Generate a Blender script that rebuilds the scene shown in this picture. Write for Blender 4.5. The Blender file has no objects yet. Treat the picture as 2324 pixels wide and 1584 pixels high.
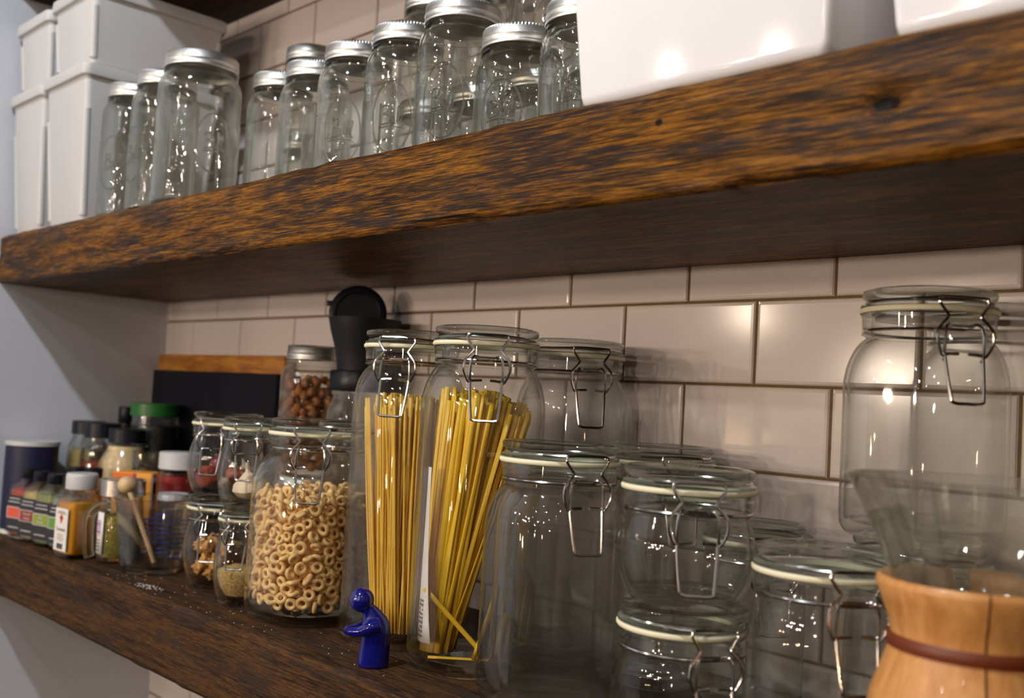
import bpy, bmesh, math, random
from mathutils import Vector, Matrix, Quaternion, noise
PI = math.pi
sc = bpy.context.scene
COL = sc.collection
rnd = random.Random(7)

# ------------------------------------------------------------------ materials
def mat(name):
    m = bpy.data.materials.new(name); m.use_nodes = True
    nt = m.node_tree; nt.nodes.clear()
    out = nt.nodes.new('ShaderNodeOutputMaterial')
    return m, nt, out
def N(nt, t, **kw):
    n = nt.nodes.new(t)
    for k, v in kw.items():
        if k.startswith('_'): setattr(n, k[1:], v)
        else: n.inputs[k.replace('__', ' ')].default_value = v
    return n
def L(nt, a, b): nt.links.new(a, b)
def c4(c): return (c[0], c[1], c[2], 1)
def srgb(r, g, b):
    f = lambda v: (v/255/12.92) if v/255 <= .04045 else ((v/255+.055)/1.055)**2.4
    return (f(r), f(g), f(b))
def ramp(nt, fac, stops):
    r = nt.nodes.new('ShaderNodeValToRGB')
    e = r.color_ramp.elements
    while len(e) < len(stops): e.new(.5)
    for i, (p, c) in enumerate(stops):
        e[i].position = p; e[i].color = c4(c)
    L(nt, fac, r.inputs[0]); return r.outputs[0]
def math_node(nt, op, a, b=None):
    n = nt.nodes.new('ShaderNodeMath'); n.operation = op
    for i, v in enumerate((a, b)):
        if v is None: continue
        if isinstance(v, (int, float)): n.inputs[i].default_value = v
        else: L(nt, v, n.inputs[i])
    return n.outputs[0]
def plain(name, col, rough=.5, metal=0., coat=0., vary=0., scale=60, bump=0., bscale=300, sss=0., stretch=None, spec=.5):
    m, nt, out = mat(name)
    b = N(nt, 'ShaderNodeBsdfPrincipled', Roughness=rough, Metallic=metal)
    b.inputs['Base Color'].default_value = c4(col)
    b.inputs['Coat Weight'].default_value = coat
    b.inputs['Coat Roughness'].default_value = .05
    b.inputs['Specular IOR Level'].default_value = spec
    tc = N(nt, 'ShaderNodeTexCoord'); src = tc.outputs['Object']
    if stretch:
        mp = N(nt, 'ShaderNodeMapping'); mp.inputs['Scale'].default_value = stretch
        L(nt, src, mp.inputs[0]); src = mp.outputs[0]
    if vary:
        n = N(nt, 'ShaderNodeTexNoise', Scale=scale, Detail=5.); L(nt, src, n.inputs['Vector'])
        lo = tuple(max(0, c*(1-vary)) for c in col); hi = tuple(min(1, c*(1+vary)) for c in col)
        L(nt, ramp(nt, n.outputs[0], [(.3, lo), (.7, hi)]), b.inputs['Base Color'])
    if bump:
        n2 = N(nt, 'ShaderNodeTexNoise', Scale=bscale, Detail=3.); L(nt, src, n2.inputs['Vector'])
        bp = N(nt, 'ShaderNodeBump', Strength=bump, Distance=.002); L(nt, n2.outputs[0], bp.inputs['Height'])
        L(nt, bp.outputs[0], b.inputs['Normal'])
    if sss:
        b.inputs['Subsurface Weight'].default_value = sss
        b.inputs['Subsurface Radius'].default_value = (.004, .002, .001)
        b.inputs['Subsurface Scale'].default_value = .5
    L(nt, b.outputs[0], out.inputs[0]); return m
def glass(name, tint=(.985, .992, .985), edge=(.9, .95, .92), power=2.2, wave=0., wscale=30, floor=.0):
    """thin-walled clear glass: passes light straight through face-on, refracts and reflects towards grazing angles"""
    m, nt, out = mat(name)
    lw = N(nt, 'ShaderNodeLayerWeight', Blend=.5)
    fac = lw.outputs['Facing']
    sch = math_node(nt, 'ADD', math_node(nt, 'MULTIPLY', math_node(nt, 'POWER', fac, 5.), .9), .045)
    T = N(nt, 'ShaderNodeBsdfTransparent'); T.inputs[0].default_value = c4(tint)
    G = N(nt, 'ShaderNodeBsdfGlossy', Roughness=.03)
    R = N(nt, 'ShaderNodeBsdfGlass', Roughness=0., IOR=1.46); R.inputs[0].default_value = c4(edge)
    if wave:
        tc = N(nt, 'ShaderNodeTexCoord')
        n = N(nt, 'ShaderNodeTexNoise', Scale=wscale, Detail=2.); L(nt, tc.outputs['Object'], n.inputs['Vector'])
        bp = N(nt, 'ShaderNodeBump', Strength=wave, Distance=.004); L(nt, n.outputs[0], bp.inputs['Height'])
        L(nt, bp.outputs[0], G.inputs['Normal']); L(nt, bp.outputs[0], R.inputs['Normal'])
    A = N(nt, 'ShaderNodeMixShader'); L(nt, sch, A.inputs[0]); L(nt, T.outputs[0], A.inputs[1]); L(nt, G.outputs[0], A.inputs[2])
    e = math_node(nt, 'POWER', fac, power)
    if floor: e = math_node(nt, 'MAXIMUM', e, floor)
    B = N(nt, 'ShaderNodeMixShader'); L(nt, e, B.inputs[0]); L(nt, A.outputs[0], B.inputs[1]); L(nt, R.outputs[0], B.inputs[2])
    L(nt, B.outputs[0], out.inputs[0]); return m
def wood_shelf(name, gold, amber, dark, grey, rough=.42, spots=(), bump=.5, patch=.5, seed=0., spec=.1):
    m, nt, out = mat(name)
    tc = N(nt, 'ShaderNodeTexCoord')
    def noise_tex(scale, sx, detail=6., dist=0., off=0.):
        mp = N(nt, 'ShaderNodeMapping'); mp.inputs['Scale'].default_value = sx; mp.inputs['Location'].default_value = (seed+off, seed*.7+off, off)
        L(nt, tc.outputs['Object'], mp.inputs[0])
        n = N(nt, 'ShaderNodeTexNoise', Scale=scale, Detail=detail, Roughness=.62, Distortion=dist); L(nt, mp.outputs[0], n.inputs['Vector'])
        return n.outputs[0]
    fine = noise_tex(1., (90, 1300, 2300), 3., .1)
    streak = noise_tex(1., (30, 430, 800), 6., .15, 3.)
    zone = noise_tex(1., (7, 60, 95), 5., .3, 11.)
    blot = noise_tex(1., (9, 34, 48), 10., .25, 7.)
    tone = math_node(nt, 'ADD', math_node(nt, 'MULTIPLY', streak, .6), math_node(nt, 'MULTIPLY', zone, .4))
    base = ramp(nt, tone, [(.42, dark), (.495, amber), (.585, gold), (.70, amber)])
    fmask = ramp(nt, fine, [(.38, (.3, .28, .27)), (.52, (1, 1, 1))])
    mul = N(nt, 'ShaderNodeMix', _data_type='RGBA', _blend_type='MULTIPLY'); mul.inputs[0].default_value = .85
    L(nt, base, mul.inputs[6]); L(nt, fmask, mul.inputs[7])
    pm = ramp(nt, blot, [(patch, (0, 0, 0)), (patch+.045, (1, 1, 1))])
    brk = ramp(nt, streak, [(.36, (1, 1, 1)), (.62, (.25, .25, .25))])
    pmx = N(nt, 'ShaderNodeMix', _data_type='RGBA', _blend_type='MULTIPLY'); pmx.inputs[0].default_value = 1.
    L(nt, pm, pmx.inputs[6]); L(nt, brk, pmx.inputs[7])
    mx = N(nt, 'ShaderNodeMix', _data_type='RGBA'); L(nt, pmx.outputs[2], mx.inputs[0])
    L(nt, mul.outputs[2], mx.inputs[6])
    mx.inputs[7].default_value = c4(grey)
    col = mx.outputs[2]
    for (px, py, pz, rx, rz) in spots:                                       # knot holes and nail holes
        mp = N(nt, 'ShaderNodeMapping', _vector_type='TEXTURE'); mp.inputs['Location'].default_value = (px, py, pz); mp.inputs['Scale'].default_value = (rx, .03, rz)
        L(nt, tc.outputs['Object'], mp.inputs[0])
        ln = N(nt, 'ShaderNodeVectorMath', _operation='LENGTH'); L(nt, mp.outputs[0], ln.inputs[0])
        sm = ramp(nt, ln.outputs['Value'], [(.6, (1, 1, 1)), (1., (0, 0, 0))])
        m2 = N(nt, 'ShaderNodeMix', _data_type='RGBA'); L(nt, sm, m2.inputs[0]); L(nt, col, m2.inputs[6]); m2.inputs[7].default_value = (.006, .005, .004, 1)
        col = m2.outputs[2]
    b = N(nt, 'ShaderNodeBsdfPrincipled', Roughness=rough)
    b.inputs['Specular IOR Level'].default_value = spec
    L(nt, col, b.inputs['Base Color'])
    hm = math_node(nt, 'ADD', math_node(nt, 'MULTIPLY', fine, .6), streak)
    bp = N(nt, 'ShaderNodeBump', Strength=bump, Distance=.003); L(nt, hm, bp.inputs['Height'])
    L(nt, bp.outputs[0], b.inputs['Normal'])
    L(nt, b.outputs[0], out.inputs[0]); return m
def wood_plain(name, c1, c2, scale=(60, 60, 6), rough=.45, coat=0.):
    m, nt, out = mat(name)
    tc = N(nt, 'ShaderNodeTexCoord'); mp = N(nt, 'ShaderNodeMapping'); mp.inputs['Scale'].default_value = scale
    L(nt, tc.outputs['Object'], mp.inputs[0])
    n = N(nt, 'ShaderNodeTexNoise', Scale=2., Detail=6., Distortion=.8); L(nt, mp.outputs[0], n.inputs['Vector'])
    b = N(nt, 'ShaderNodeBsdfPrincipled', Roughness=rough); b.inputs['Coat Weight'].default_value = coat
    L(nt, ramp(nt, n.outputs[0], [(.3, c1), (.7, c2)]), b.inputs['Base Color'])
    L(nt, b.outputs[0], out.inputs[0]); return m

M = {}
M['tile'] = plain('glazed_tile', (.76, .672, .62), .14, vary=.03, scale=4, spec=.3)
M['grout'] = plain('brown_grout', srgb(112, 88, 56), .9, vary=.15, scale=80)
M['paint'] = plain('wall_paint', (.60, .62, .67), .6, bump=.05, bscale=120)
M['ceil'] = plain('ceiling_paint', (.5, .48, .46), .8)
M['clip'] = glass('jar_glass', (.988, .994, .99), (.92, .96, .93), 3.0, .06, 22)
M['clipreal'] = glass('thick_jar_glass', (.985, .992, .987), (.96, .98, .965), 2.3, .08, 20, .08)
M['clipthick'] = glass('heavy_jar_glass', (.985, .992, .987), (.985, .995, .99), 1.3, .05, 18, .3)
M['cliplid'] = glass('lid_glass', (.955, .975, .965), (.88, .94, .91), 1.8, .05, 40, .12)
M['mason'] = glass('mason_glass', (.98, .985, .975), (.93, .95, .91), 2.2, .35, 45, .03)
M['emboss'] = glass('embossed_glass', (.95, .96, .94), (.94, .96, .93), .6, 0., 30, .45)
M['chem'] = glass('coffee_maker_glass', (.985, .99, .982), (.93, .96, .91), .95, .08, 25, .09)
M['plainglass'] = glass('thin_glass', (.985, .99, .985), (.9, .94, .92), 2.0, .03, 30)
M['wire'] = plain('steel_wire', (.62, .60, .57), .16, 1.)
M['band'] = plain('zinc_band', (.66, .65, .62), .42, 1., bump=.1, bscale=200)
M['steel'] = plain('brushed_steel', (.62, .61, .6), .25, 1.)
M['rubber'] = plain('cream_rubber', srgb(236, 230, 196), .5)
M['white'] = plain('white_plastic', (.60, .592, .58), .38, vary=.02, scale=8)
M['whitegloss'] = plain('glossy_white_plastic', (.82, .82, .83), .09, spec=.3)
M['blackp'] = plain('black_plastic', (.007, .008, .013), .35, spec=.35)
M['blackm'] = plain('matte_black', (.009, .010, .014), .5, spec=.3)
M['slate'] = plain('slate', (.006, .007, .012), .8, vary=.3, scale=25, spec=.2)
M['board'] = wood_plain('board_wood', srgb(150, 84, 18), srgb(205, 140, 42), (8, 50, 40))
M['collar'] = wood_plain('collar_wood', srgb(186, 122, 62), srgb(216, 158, 92), (60, 60, 5), .38, .2)
M['leather'] = plain('leather_tie', srgb(108, 44, 14), .45)
M['pale'] = wood_plain('pale_wood', srgb(205, 168, 118), srgb(226, 192, 142), (40, 40, 8), .4, .2)
M['blue'] = plain('cobalt_glaze', srgb(18, 20, 112), .07, coat=.6)
def pasta_mat(name, c, k=.22):
    m, nt, out = mat(name)
    tc = N(nt, 'ShaderNodeTexCoord'); n = N(nt, 'ShaderNodeTexNoise', Scale=90., Detail=3.); L(nt, tc.outputs['Object'], n.inputs['Vector'])
    col = ramp(nt, n.outputs[0], [(.3, tuple(v*.92 for v in c)), (.7, tuple(min(1, v*1.06) for v in c))])
    b = N(nt, 'ShaderNodeBsdfPrincipled', Roughness=.4); L(nt, col, b.inputs['Base Color'])
    t = N(nt, 'ShaderNodeBsdfTranslucent'); L(nt, col, t.inputs[0])
    x = N(nt, 'ShaderNodeMixShader'); x.inputs[0].default_value = k; L(nt, b.outputs[0], x.inputs[1]); L(nt, t.outputs[0], x.inputs[2])
    L(nt, x.outputs[0], out.inputs[0]); return m
M['pasta'] = pasta_mat('dry_pasta', srgb(255, 212, 92))
M['pasta2'] = pasta_mat('egg_pasta', srgb(255, 208, 52))
M['oat'] = plain('toasted_oat', srgb(240, 200, 134), .75, vary=.14, scale=160, bump=.25, bscale=500)
M['walnut'] = plain('walnut_meat', srgb(204, 150, 84), .7, vary=.35, scale=70, bump=.5, bscale=200)
M['nutbrown'] = plain('brown_nut', srgb(176, 110, 48), .55, vary=.35, scale=40, bump=.3, bscale=150)
M['seed'] = plain('pale_seed', srgb(190, 158, 96), .75, vary=.4, scale=400, bump=.8, bscale=700)
M['garlic'] = plain('garlic_skin', srgb(232, 210, 178), .5, vary=.12, scale=60)
M['shallot'] = plain('shallot_skin', srgb(172, 88, 66), .4, vary=.3, scale=50)
M['onion'] = plain('red_onion_skin', srgb(130, 44, 62), .35, vary=.25, scale=40)
M['turm'] = plain('turmeric', srgb(222, 148, 10), .85, vary=.1, scale=200)
M['herb'] = plain('dried_herb', srgb(128, 116, 40), .9, vary=.45, scale=300, bump=.6, bscale=600)
M['chili'] = plain('chili_flakes', srgb(130, 52, 16), .8, vary=.7, scale=220, bump=.5, bscale=400)
M['beige'] = plain('beige_powder', srgb(226, 198, 148), .85, vary=.1, scale=150)
M['yellowsp'] = plain('yellow_spice', srgb(206, 180, 112), .85, vary=.2, scale=200)
M['redsp'] = plain('red_spice', srgb(190, 66, 26), .8, vary=.2, scale=200)
M['greensp'] = plain('green_spice', srgb(150, 156, 86), .85, vary=.3, scale=250)
M['redsauce'] = plain('red_paste', srgb(150, 14, 10), .4)
M['dkgreen'] = plain('dark_olive', (.01, .014, .008), .5)
M['greenlid'] = plain('green_lid', srgb(34, 112, 40), .35)
M['navy'] = plain('navy_card', srgb(20, 22, 58), .5)
M['labelblk'] = plain('charcoal_label', srgb(44, 44, 48), .6)
M['labelwht'] = plain('white_label', srgb(232, 226, 220), .6)
M['labelgry'] = plain('grey_label', srgb(150, 150, 140), .6)
M['ink'] = plain('black_ink', (.02, .02, .02), .7)
M['inkwht'] = plain('white_ink', (.6, .6, .6), .7)
M['inkblue'] = plain('blue_print', srgb(40, 62, 170), .5)
M['inkred'] = plain('red_print', srgb(200, 32, 28), .5)
M['coral'] = plain('coral_patch', srgb(226, 92, 72), .6)
M['brick'] = plain('brick_patch', srgb(150, 62, 40), .6)
M['lime'] = plain('lime_patch', srgb(146, 158, 58), .6)
M['leaf'] = plain('leaf_patch', srgb(104, 150, 62), .6)
M['lilac'] = plain('lilac_patch', srgb(196, 172, 200), .6)
M['orange'] = plain('orange_card', srgb(240, 106, 12), .5)
M['amberc'] = plain('amber_card', srgb(236, 160, 60), .5)
M['magenta'] = plain('magenta_card', srgb(170, 24, 96), .5)
M['brownc'] = plain('brown_card', srgb(92, 60, 46), .6)
M['flour'] = plain('flour', (.7, .68, .64), .9)

# ------------------------------------------------------------------ mesh helpers
def obj(name, bm, m, parent=None, smooth=True, loc=None):
    me = bpy.data.meshes.new(name)
    bmesh.ops.recalc_face_normals(bm, faces=bm.faces)
    if smooth:
        for f in bm.faces: f.smooth = True
        for e in bm.edges:
            if len(e.link_faces) == 2 and e.calc_face_angle(0) > .75: e.smooth = False
    bm.to_mesh(me); bm.free()
    for mm in (m if isinstance(m, (list, tuple)) else [m]): me.materials.append(mm)
    o = bpy.data.objects.new(name, me); COL.objects.link(o)
    if parent: o.parent = parent
    if loc: o.location = loc
    return o
def tag(o, label, cat, group=None, kind=None):
    o['label'] = label; o['category'] = cat
    if group: o['group'] = group
    if kind: o['kind'] = kind
    return o
def thing(name, label, cat, loc=(0, 0, 0), rz=0., group=None):
    o = bpy.data.objects.new(name, None); o.empty_display_size = .02; COL.objects.link(o)
    o.location = loc; o.rotation_euler = (0, 0, rz)
    return tag(o, label, cat, group)
def ring(bm, r, z, n, e=2., cx=0., cy=0., fn=None):
    vs = []
    for i in range(n):
        a = 2*PI*i/n; c, s = math.cos(a), math.sin(a)
        k = 1. if e <= 2.001 else 1/((abs(c)**e+abs(s)**e)**(1/e))
        rr = r*k
        if fn: rr, zz = fn(rr, z, a)
        else: zz = z
        vs.append(bm.verts.new((cx+rr*c, cy+rr*s, zz)))
    return vs
def lathe(bm, prof, n=48, cx=0., cy=0., closed=False, fn=None, mi=0):
    """prof: (r, z[, exponent]); r==0 ends are closed with a pole"""
    rings = []
    for p in prof:
        r, z = p[0], p[1]; e = p[2] if len(p) > 2 else 2.
        if r < 1e-6: rings.append([bm.verts.new((cx, cy, z))])
        else: rings.append(ring(bm, r, z, n, e, cx, cy, fn))
    pairs = list(zip(rings, rings[1:]))
    if closed: pairs.append((rings[-1], rings[0]))
    for a, b in pairs:
        for i in range(n):
            j = (i+1) % n
            if len(a) == 1 and len(b) == 1: continue
            if len(a) == 1: f = bm.faces.new((a[0], b[i], b[j]))
            elif len(b) == 1: f = bm.faces.new((a[i], b[0], a[j]))
            else: f = bm.faces.new((a[i], b[i], b[j], a[j]))
            f.material_index = mi
    return bm
def tube(bm, pts, r, closed=False, k=6, flat=1., mi=0, r2=None):
    pts = [Vector(p) for p in pts]; n = len(pts); rings = []
    up = None
    for i, p in enumerate(pts):
        if closed: t = pts[(i+1) % n]-pts[i-1]
        else: t = pts[min(i+1, n-1)]-pts[max(i-1, 0)]
        t.normalize()
        if up is None:
            up = Vector((0, 0, 1)) if abs(t.z) < .9 else Vector((1, 0, 0))
        a = t.cross(up)
        if a.length < 1e-6: a = t.orthogonal()
        a.normalize(); b = a.cross(t); b.normalize(); up = b
        rr = r if r2 is None else r+(r2-r)*i/(n-1)
        rings.append([bm.verts.new(p+a*rr*math.cos(2*PI*j/k)*flat+b*rr*math.sin(2*PI*j/k)) for j in range(k)])
    pr = list(zip(rings, rings[1:]))
    if closed: pr.append((rings[-1], rings[0]))
    for A, B in pr:
        for j in range(k):
            bm.faces.new((A[j], A[(j+1) % k], B[(j+1) % k], B[j])).material_index = mi
    if not closed:
        bm.faces.new(rings[0][::-1]).material_index = mi; bm.faces.new(rings[-1]).material_index = mi
    return bm
def smoothpath(pts, sub=4, closed=False):
    pts = [Vector(p) for p in pts]; n = len(pts); out = []
    for i in range(n if closed else n-1):
        g = lambda k: pts[k % n] if closed else pts[max(0, min(n-1, k))]
        p0, p1, p2, p3 = g(i-1), g(i), g(i+1), g(i+2)
        for s in range(sub):
            t = s/sub
            out.append(.5*((2*p1)+(p2-p0)*t+(2*p0-5*p1+4*p2-p3)*t*t+(3*p1-p0-3*p2+p3)*t**3))
    if not closed: out.append(pts[-1])
    return out
def box(bm, x0, x1, y0, y1, z0, z1, bev=0., seg=2, mi=0, mtx=None):
    v = [bm.verts.new((x, y, z)) for z in (z0, z1) for y in (y0, y1) for x in (x0, x1)]
    fs = [bm.faces.new([v[i] for i in q]) for q in ((0, 2, 3, 1), (4, 5, 7, 6), (0, 1, 5, 4), (2, 6, 7, 3), (0, 4, 6, 2), (1, 3, 7, 5))]
    for f in fs: f.material_index = mi
    geo = list(v)
    if bev:
        es = list({e for f in fs for e in f.edges})
        r = bmesh.ops.bevel(bm, geom=es, offset=bev, segments=seg, affect='EDGES', profile=.5)
        geo = list({w for f in r['faces'] for w in f.verts} | {w for w in v if w.is_valid})
        for f in r['faces']: f.material_index = mi
    if mtx is not None:
        bmesh.ops.transform(bm, matrix=mtx, verts=geo)
    return bm
def blob(bm, loc, r, sx=1, sy=1, sz=1, rough=.25, sub=2, freq=1.6, rot=None, seed=0):
    r_ = bmesh.ops.create_icosphere(bm, subdivisions=sub, radius=1.)
    off = Vector((seed*3.1, seed*1.7, seed*.9))
    R3 = (rot or Matrix.Identity(3))
    for v in r_['verts']:
        d = v.co.normalized(); k = 1+rough*noise.noise(d*freq+off)
        v.co = R3 @ Vector((d.x*k*sx*r, d.y*k*sy*r, d.z*k*sz*r))+Vector(loc)
    return bm
def NB(): return bmesh.new()

CAM = Vector((1.4964, -.8148, -.1065))
ZU, ZL = .108, -.345                  # tops of the two shelves
def face_angle(x, y, right_deg):
    """direction angle pointing from (x, y) to the viewer's side, turned to the right"""
    return math.atan2(CAM.y-y, CAM.x-x)+math.radians(right_deg)

# ------------------------------------------------------------------ the setting
def wall_x(z): return -.197-.05*(z-.0345)
def build_tiles():
    P, Q, g, dpt = .1548, .0786, .0026, .006
    x0, bm = -.1787, NB()
    xl, xr = -.26, 2.02
    for r in range(-13, 7):
        z0 = r*Q; off = 0. if r % 2 == 0 else .5
        for k in range(-1, 15):
            a = x0+(k+off)*P+g/2; b = a+P-g
            if b > xr: b = xr
            if b-a < .01: continue
            # grid: front face with a soft pillowed edge
            e = .0035
            x_s = [a, a+e*.35, a+e, b-e, b-e*.35, b]; z_s = [z0+g/2, z0+g/2+e*.35, z0+g/2+e, z0+Q-g/2-e, z0+Q-g/2-e*.35, z0+Q-g/2]
            dd = [-.0, .0016, .0022]
            def dep(i, j):
                q = min(i, 5-i, j, 5-j); return -dd[min(q, 2)]
            tilt = rnd.uniform(-.00025, .00025)
            vs = [[bm.verts.new((x, dep(i, j)+tilt*(x-a)/(b-a), z)) for i, x in enumerate(x_s)] for j, z in enumerate(z_s)]
            for j in range(5):
                for i in range(5): bm.faces.new((vs[j][i], vs[j][i+1], vs[j+1][i+1], vs[j+1][i]))
    n0 = len(bm.faces)
    bm.faces.ensure_lookup_table()
    v = [bm.verts.new(p) for p in ((xl, .0002, -1.04), (xr, .0002, -1.04), (xr, .0002, .6), (xl, .0002, .6))]
    f = bm.faces.new(v); f.material_index = 1
    v2 = [bm.verts.new(p) for p in ((xl, .05, -1.04), (xr, .05, -1.04), (xr, .05, .6), (xl, .05, .6))]
    bm.faces.new(v2[::-1]).material_index = 1
    for i in range(4):
        j = (i+1) % 4; bm.faces.new((v[j], v[i], v2[i], v2[j])).material_index = 1
    o = obj('wall_back', bm, [M['tile'], M['grout']], smooth=False); o['kind'] = 'structure'
    o['label'] = 'tiled back wall of white running-bond tiles with brown grout'
build_tiles()
bm = NB()
za, zb = -1.04, .62
vs = [bm.verts.new(p) for p in ((wall_x(za), .05, za), (wall_x(za), -1.6, za), (wall_x(zb), -1.6, zb), (wall_x(zb), .05, zb))]
bk = [bm.verts.new(v.co+Vector((-.08, 0, 0))) for v in vs]
bm.faces.new(vs); bm.faces.new(bk[::-1])
for i in range(4): bm.faces.new((vs[i], bk[i], bk[(i+1) % 4], vs[(i+1) % 4]))
o = obj('wall_left', bm, M['paint'], smooth=False); o['kind'] = 'structure'; o['label'] = 'painted pale blue-grey side wall at the left end of the shelves'

def build_shelf(name, z0, z1, y0, mat_, label, seed, holes=()):
    """thick reclaimed beam: cross-section ring swept along x, edges worn by noise"""
    bm = NB(); xr = 2.0
    sec = []
    r = .006
    nb, nf = 10, 16
    for i in range(nb+1): sec.append((-.001+(y0+r+.001)*i/nb, z0, 'b'))
    for i in range(1, 5):
        a = -PI/2-PI/2*i/5; sec.append((y0+r+r*math.cos(a), z0+r+r*math.sin(a), 'e'))
    for i in range(nf+1): sec.append((y0, z0+r+(z1-z0-2*r)*i/nf, 'f'))
    for i in range(1, 5):
        a = PI-PI/2*i/5; sec.append((y0+r+r*math.cos(a), z1-r+r*math.sin(a), 'e'))
    for i in range(nb+1): sec.append((y0+r-(y0+r+.001)*i/nb, z1, 't'))
    xs = []
    nx = 520
    rings = []
    for i in range(nx+1):
        row = []
        t = i/nx
        for (y, z, k) in sec:
            xw = wall_x(z)+.0005
            x = xw+(xr-xw)*t
            q = Vector((x*7, y*30, z*45))
            fy = fz = 0.
            if k == 'f': fy = .0028*noise.noise(Vector((x*5+seed, z*30, 1)))+.0012*noise.noise(Vector((x*22+seed, z*160, 4)))
            elif k == 'e':
                w = noise.noise(Vector((x*9+seed, z0*9, z*20)))+.6*noise.noise(Vector((x*31, seed, z*20)))
                fy = .0025*w+.0012; fz = .002*w*(1 if z < (z0+z1)/2 else -1)
            elif k == 'b': fz = .001*noise.noise(Vector((x*6, y*40, seed)))
            elif k == 't' and y < -.27: fz = -.0008*abs(noise.noise(Vector((x*12, 2, seed))))
            for (hx, hz, hr, hd) in holes:
                if k == 'f':
                    dd = ((x-hx)**2+(z-hz)**2*2.2)/(hr*hr)
                    if dd < 4: fy += hd*math.exp(-dd*1.5)
            row.append(bm.verts.new((x, y+fy, z+fz)))
        rings.append(row)
    m = len(sec)
    for a, b in zip(rings, rings[1:]):
        for j in range(m):
            bm.faces.new((a[j], a[(j+1) % m], b[(j+1) % m], b[j]))
    bm.faces.new(rings[0][::-1]); bm.faces.new(rings[-1])
    o = obj(name, bm, mat_)
    return tag(o, label, 'shelf')
gold, amber, dark, grey = srgb(154, 100, 25), srgb(92, 58, 17), srgb(40, 27, 14), srgb(36, 30, 30)
M['beam'] = wood_shelf('reclaimed_beam', gold, amber, dark, grey, .40, ((1.236, -.283, .0708, .012, .0052), (.607, -.283, .058, .003, .0016), (1.08, -.283, .084, .004, .003)), .28, .50, 0.)
M['beam2'] = wood_shelf('reclaimed_beam_grey', srgb(100, 68, 38), srgb(76, 53, 34), srgb(42, 32, 25), srgb(54, 45, 41), .65, (), .4, .55, 5.)
M['beam3'] = wood_shelf('reclaimed_beam_dark', amber, dark, srgb(30, 20, 12), grey, .5, (), .5, .52, 9.)
build_shelf('wooden_shelf', .0345, ZU, -.283, M['beam'], 'thick reclaimed dark wood upper shelf with golden worn front edge', 1., ((1.236, .0708, .012, .006), (.9, .06, .004, .002), (.42, .09, .004, .002)))
build_shelf('wooden_shelf', -.428, ZL, -.283, M['beam2'], 'rough brown wood lower shelf holding the pasta and cereal jars', 21., ((.4, -.39, .005, .003), (.62, -.4, .006, .003), (.68, -.41, .006, .004)))
build_shelf('wooden_shelf', .495, .57, -.283, M['beam3'], 'dark wooden shelf underside at the top left above the stacked white bins', 41.)

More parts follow.
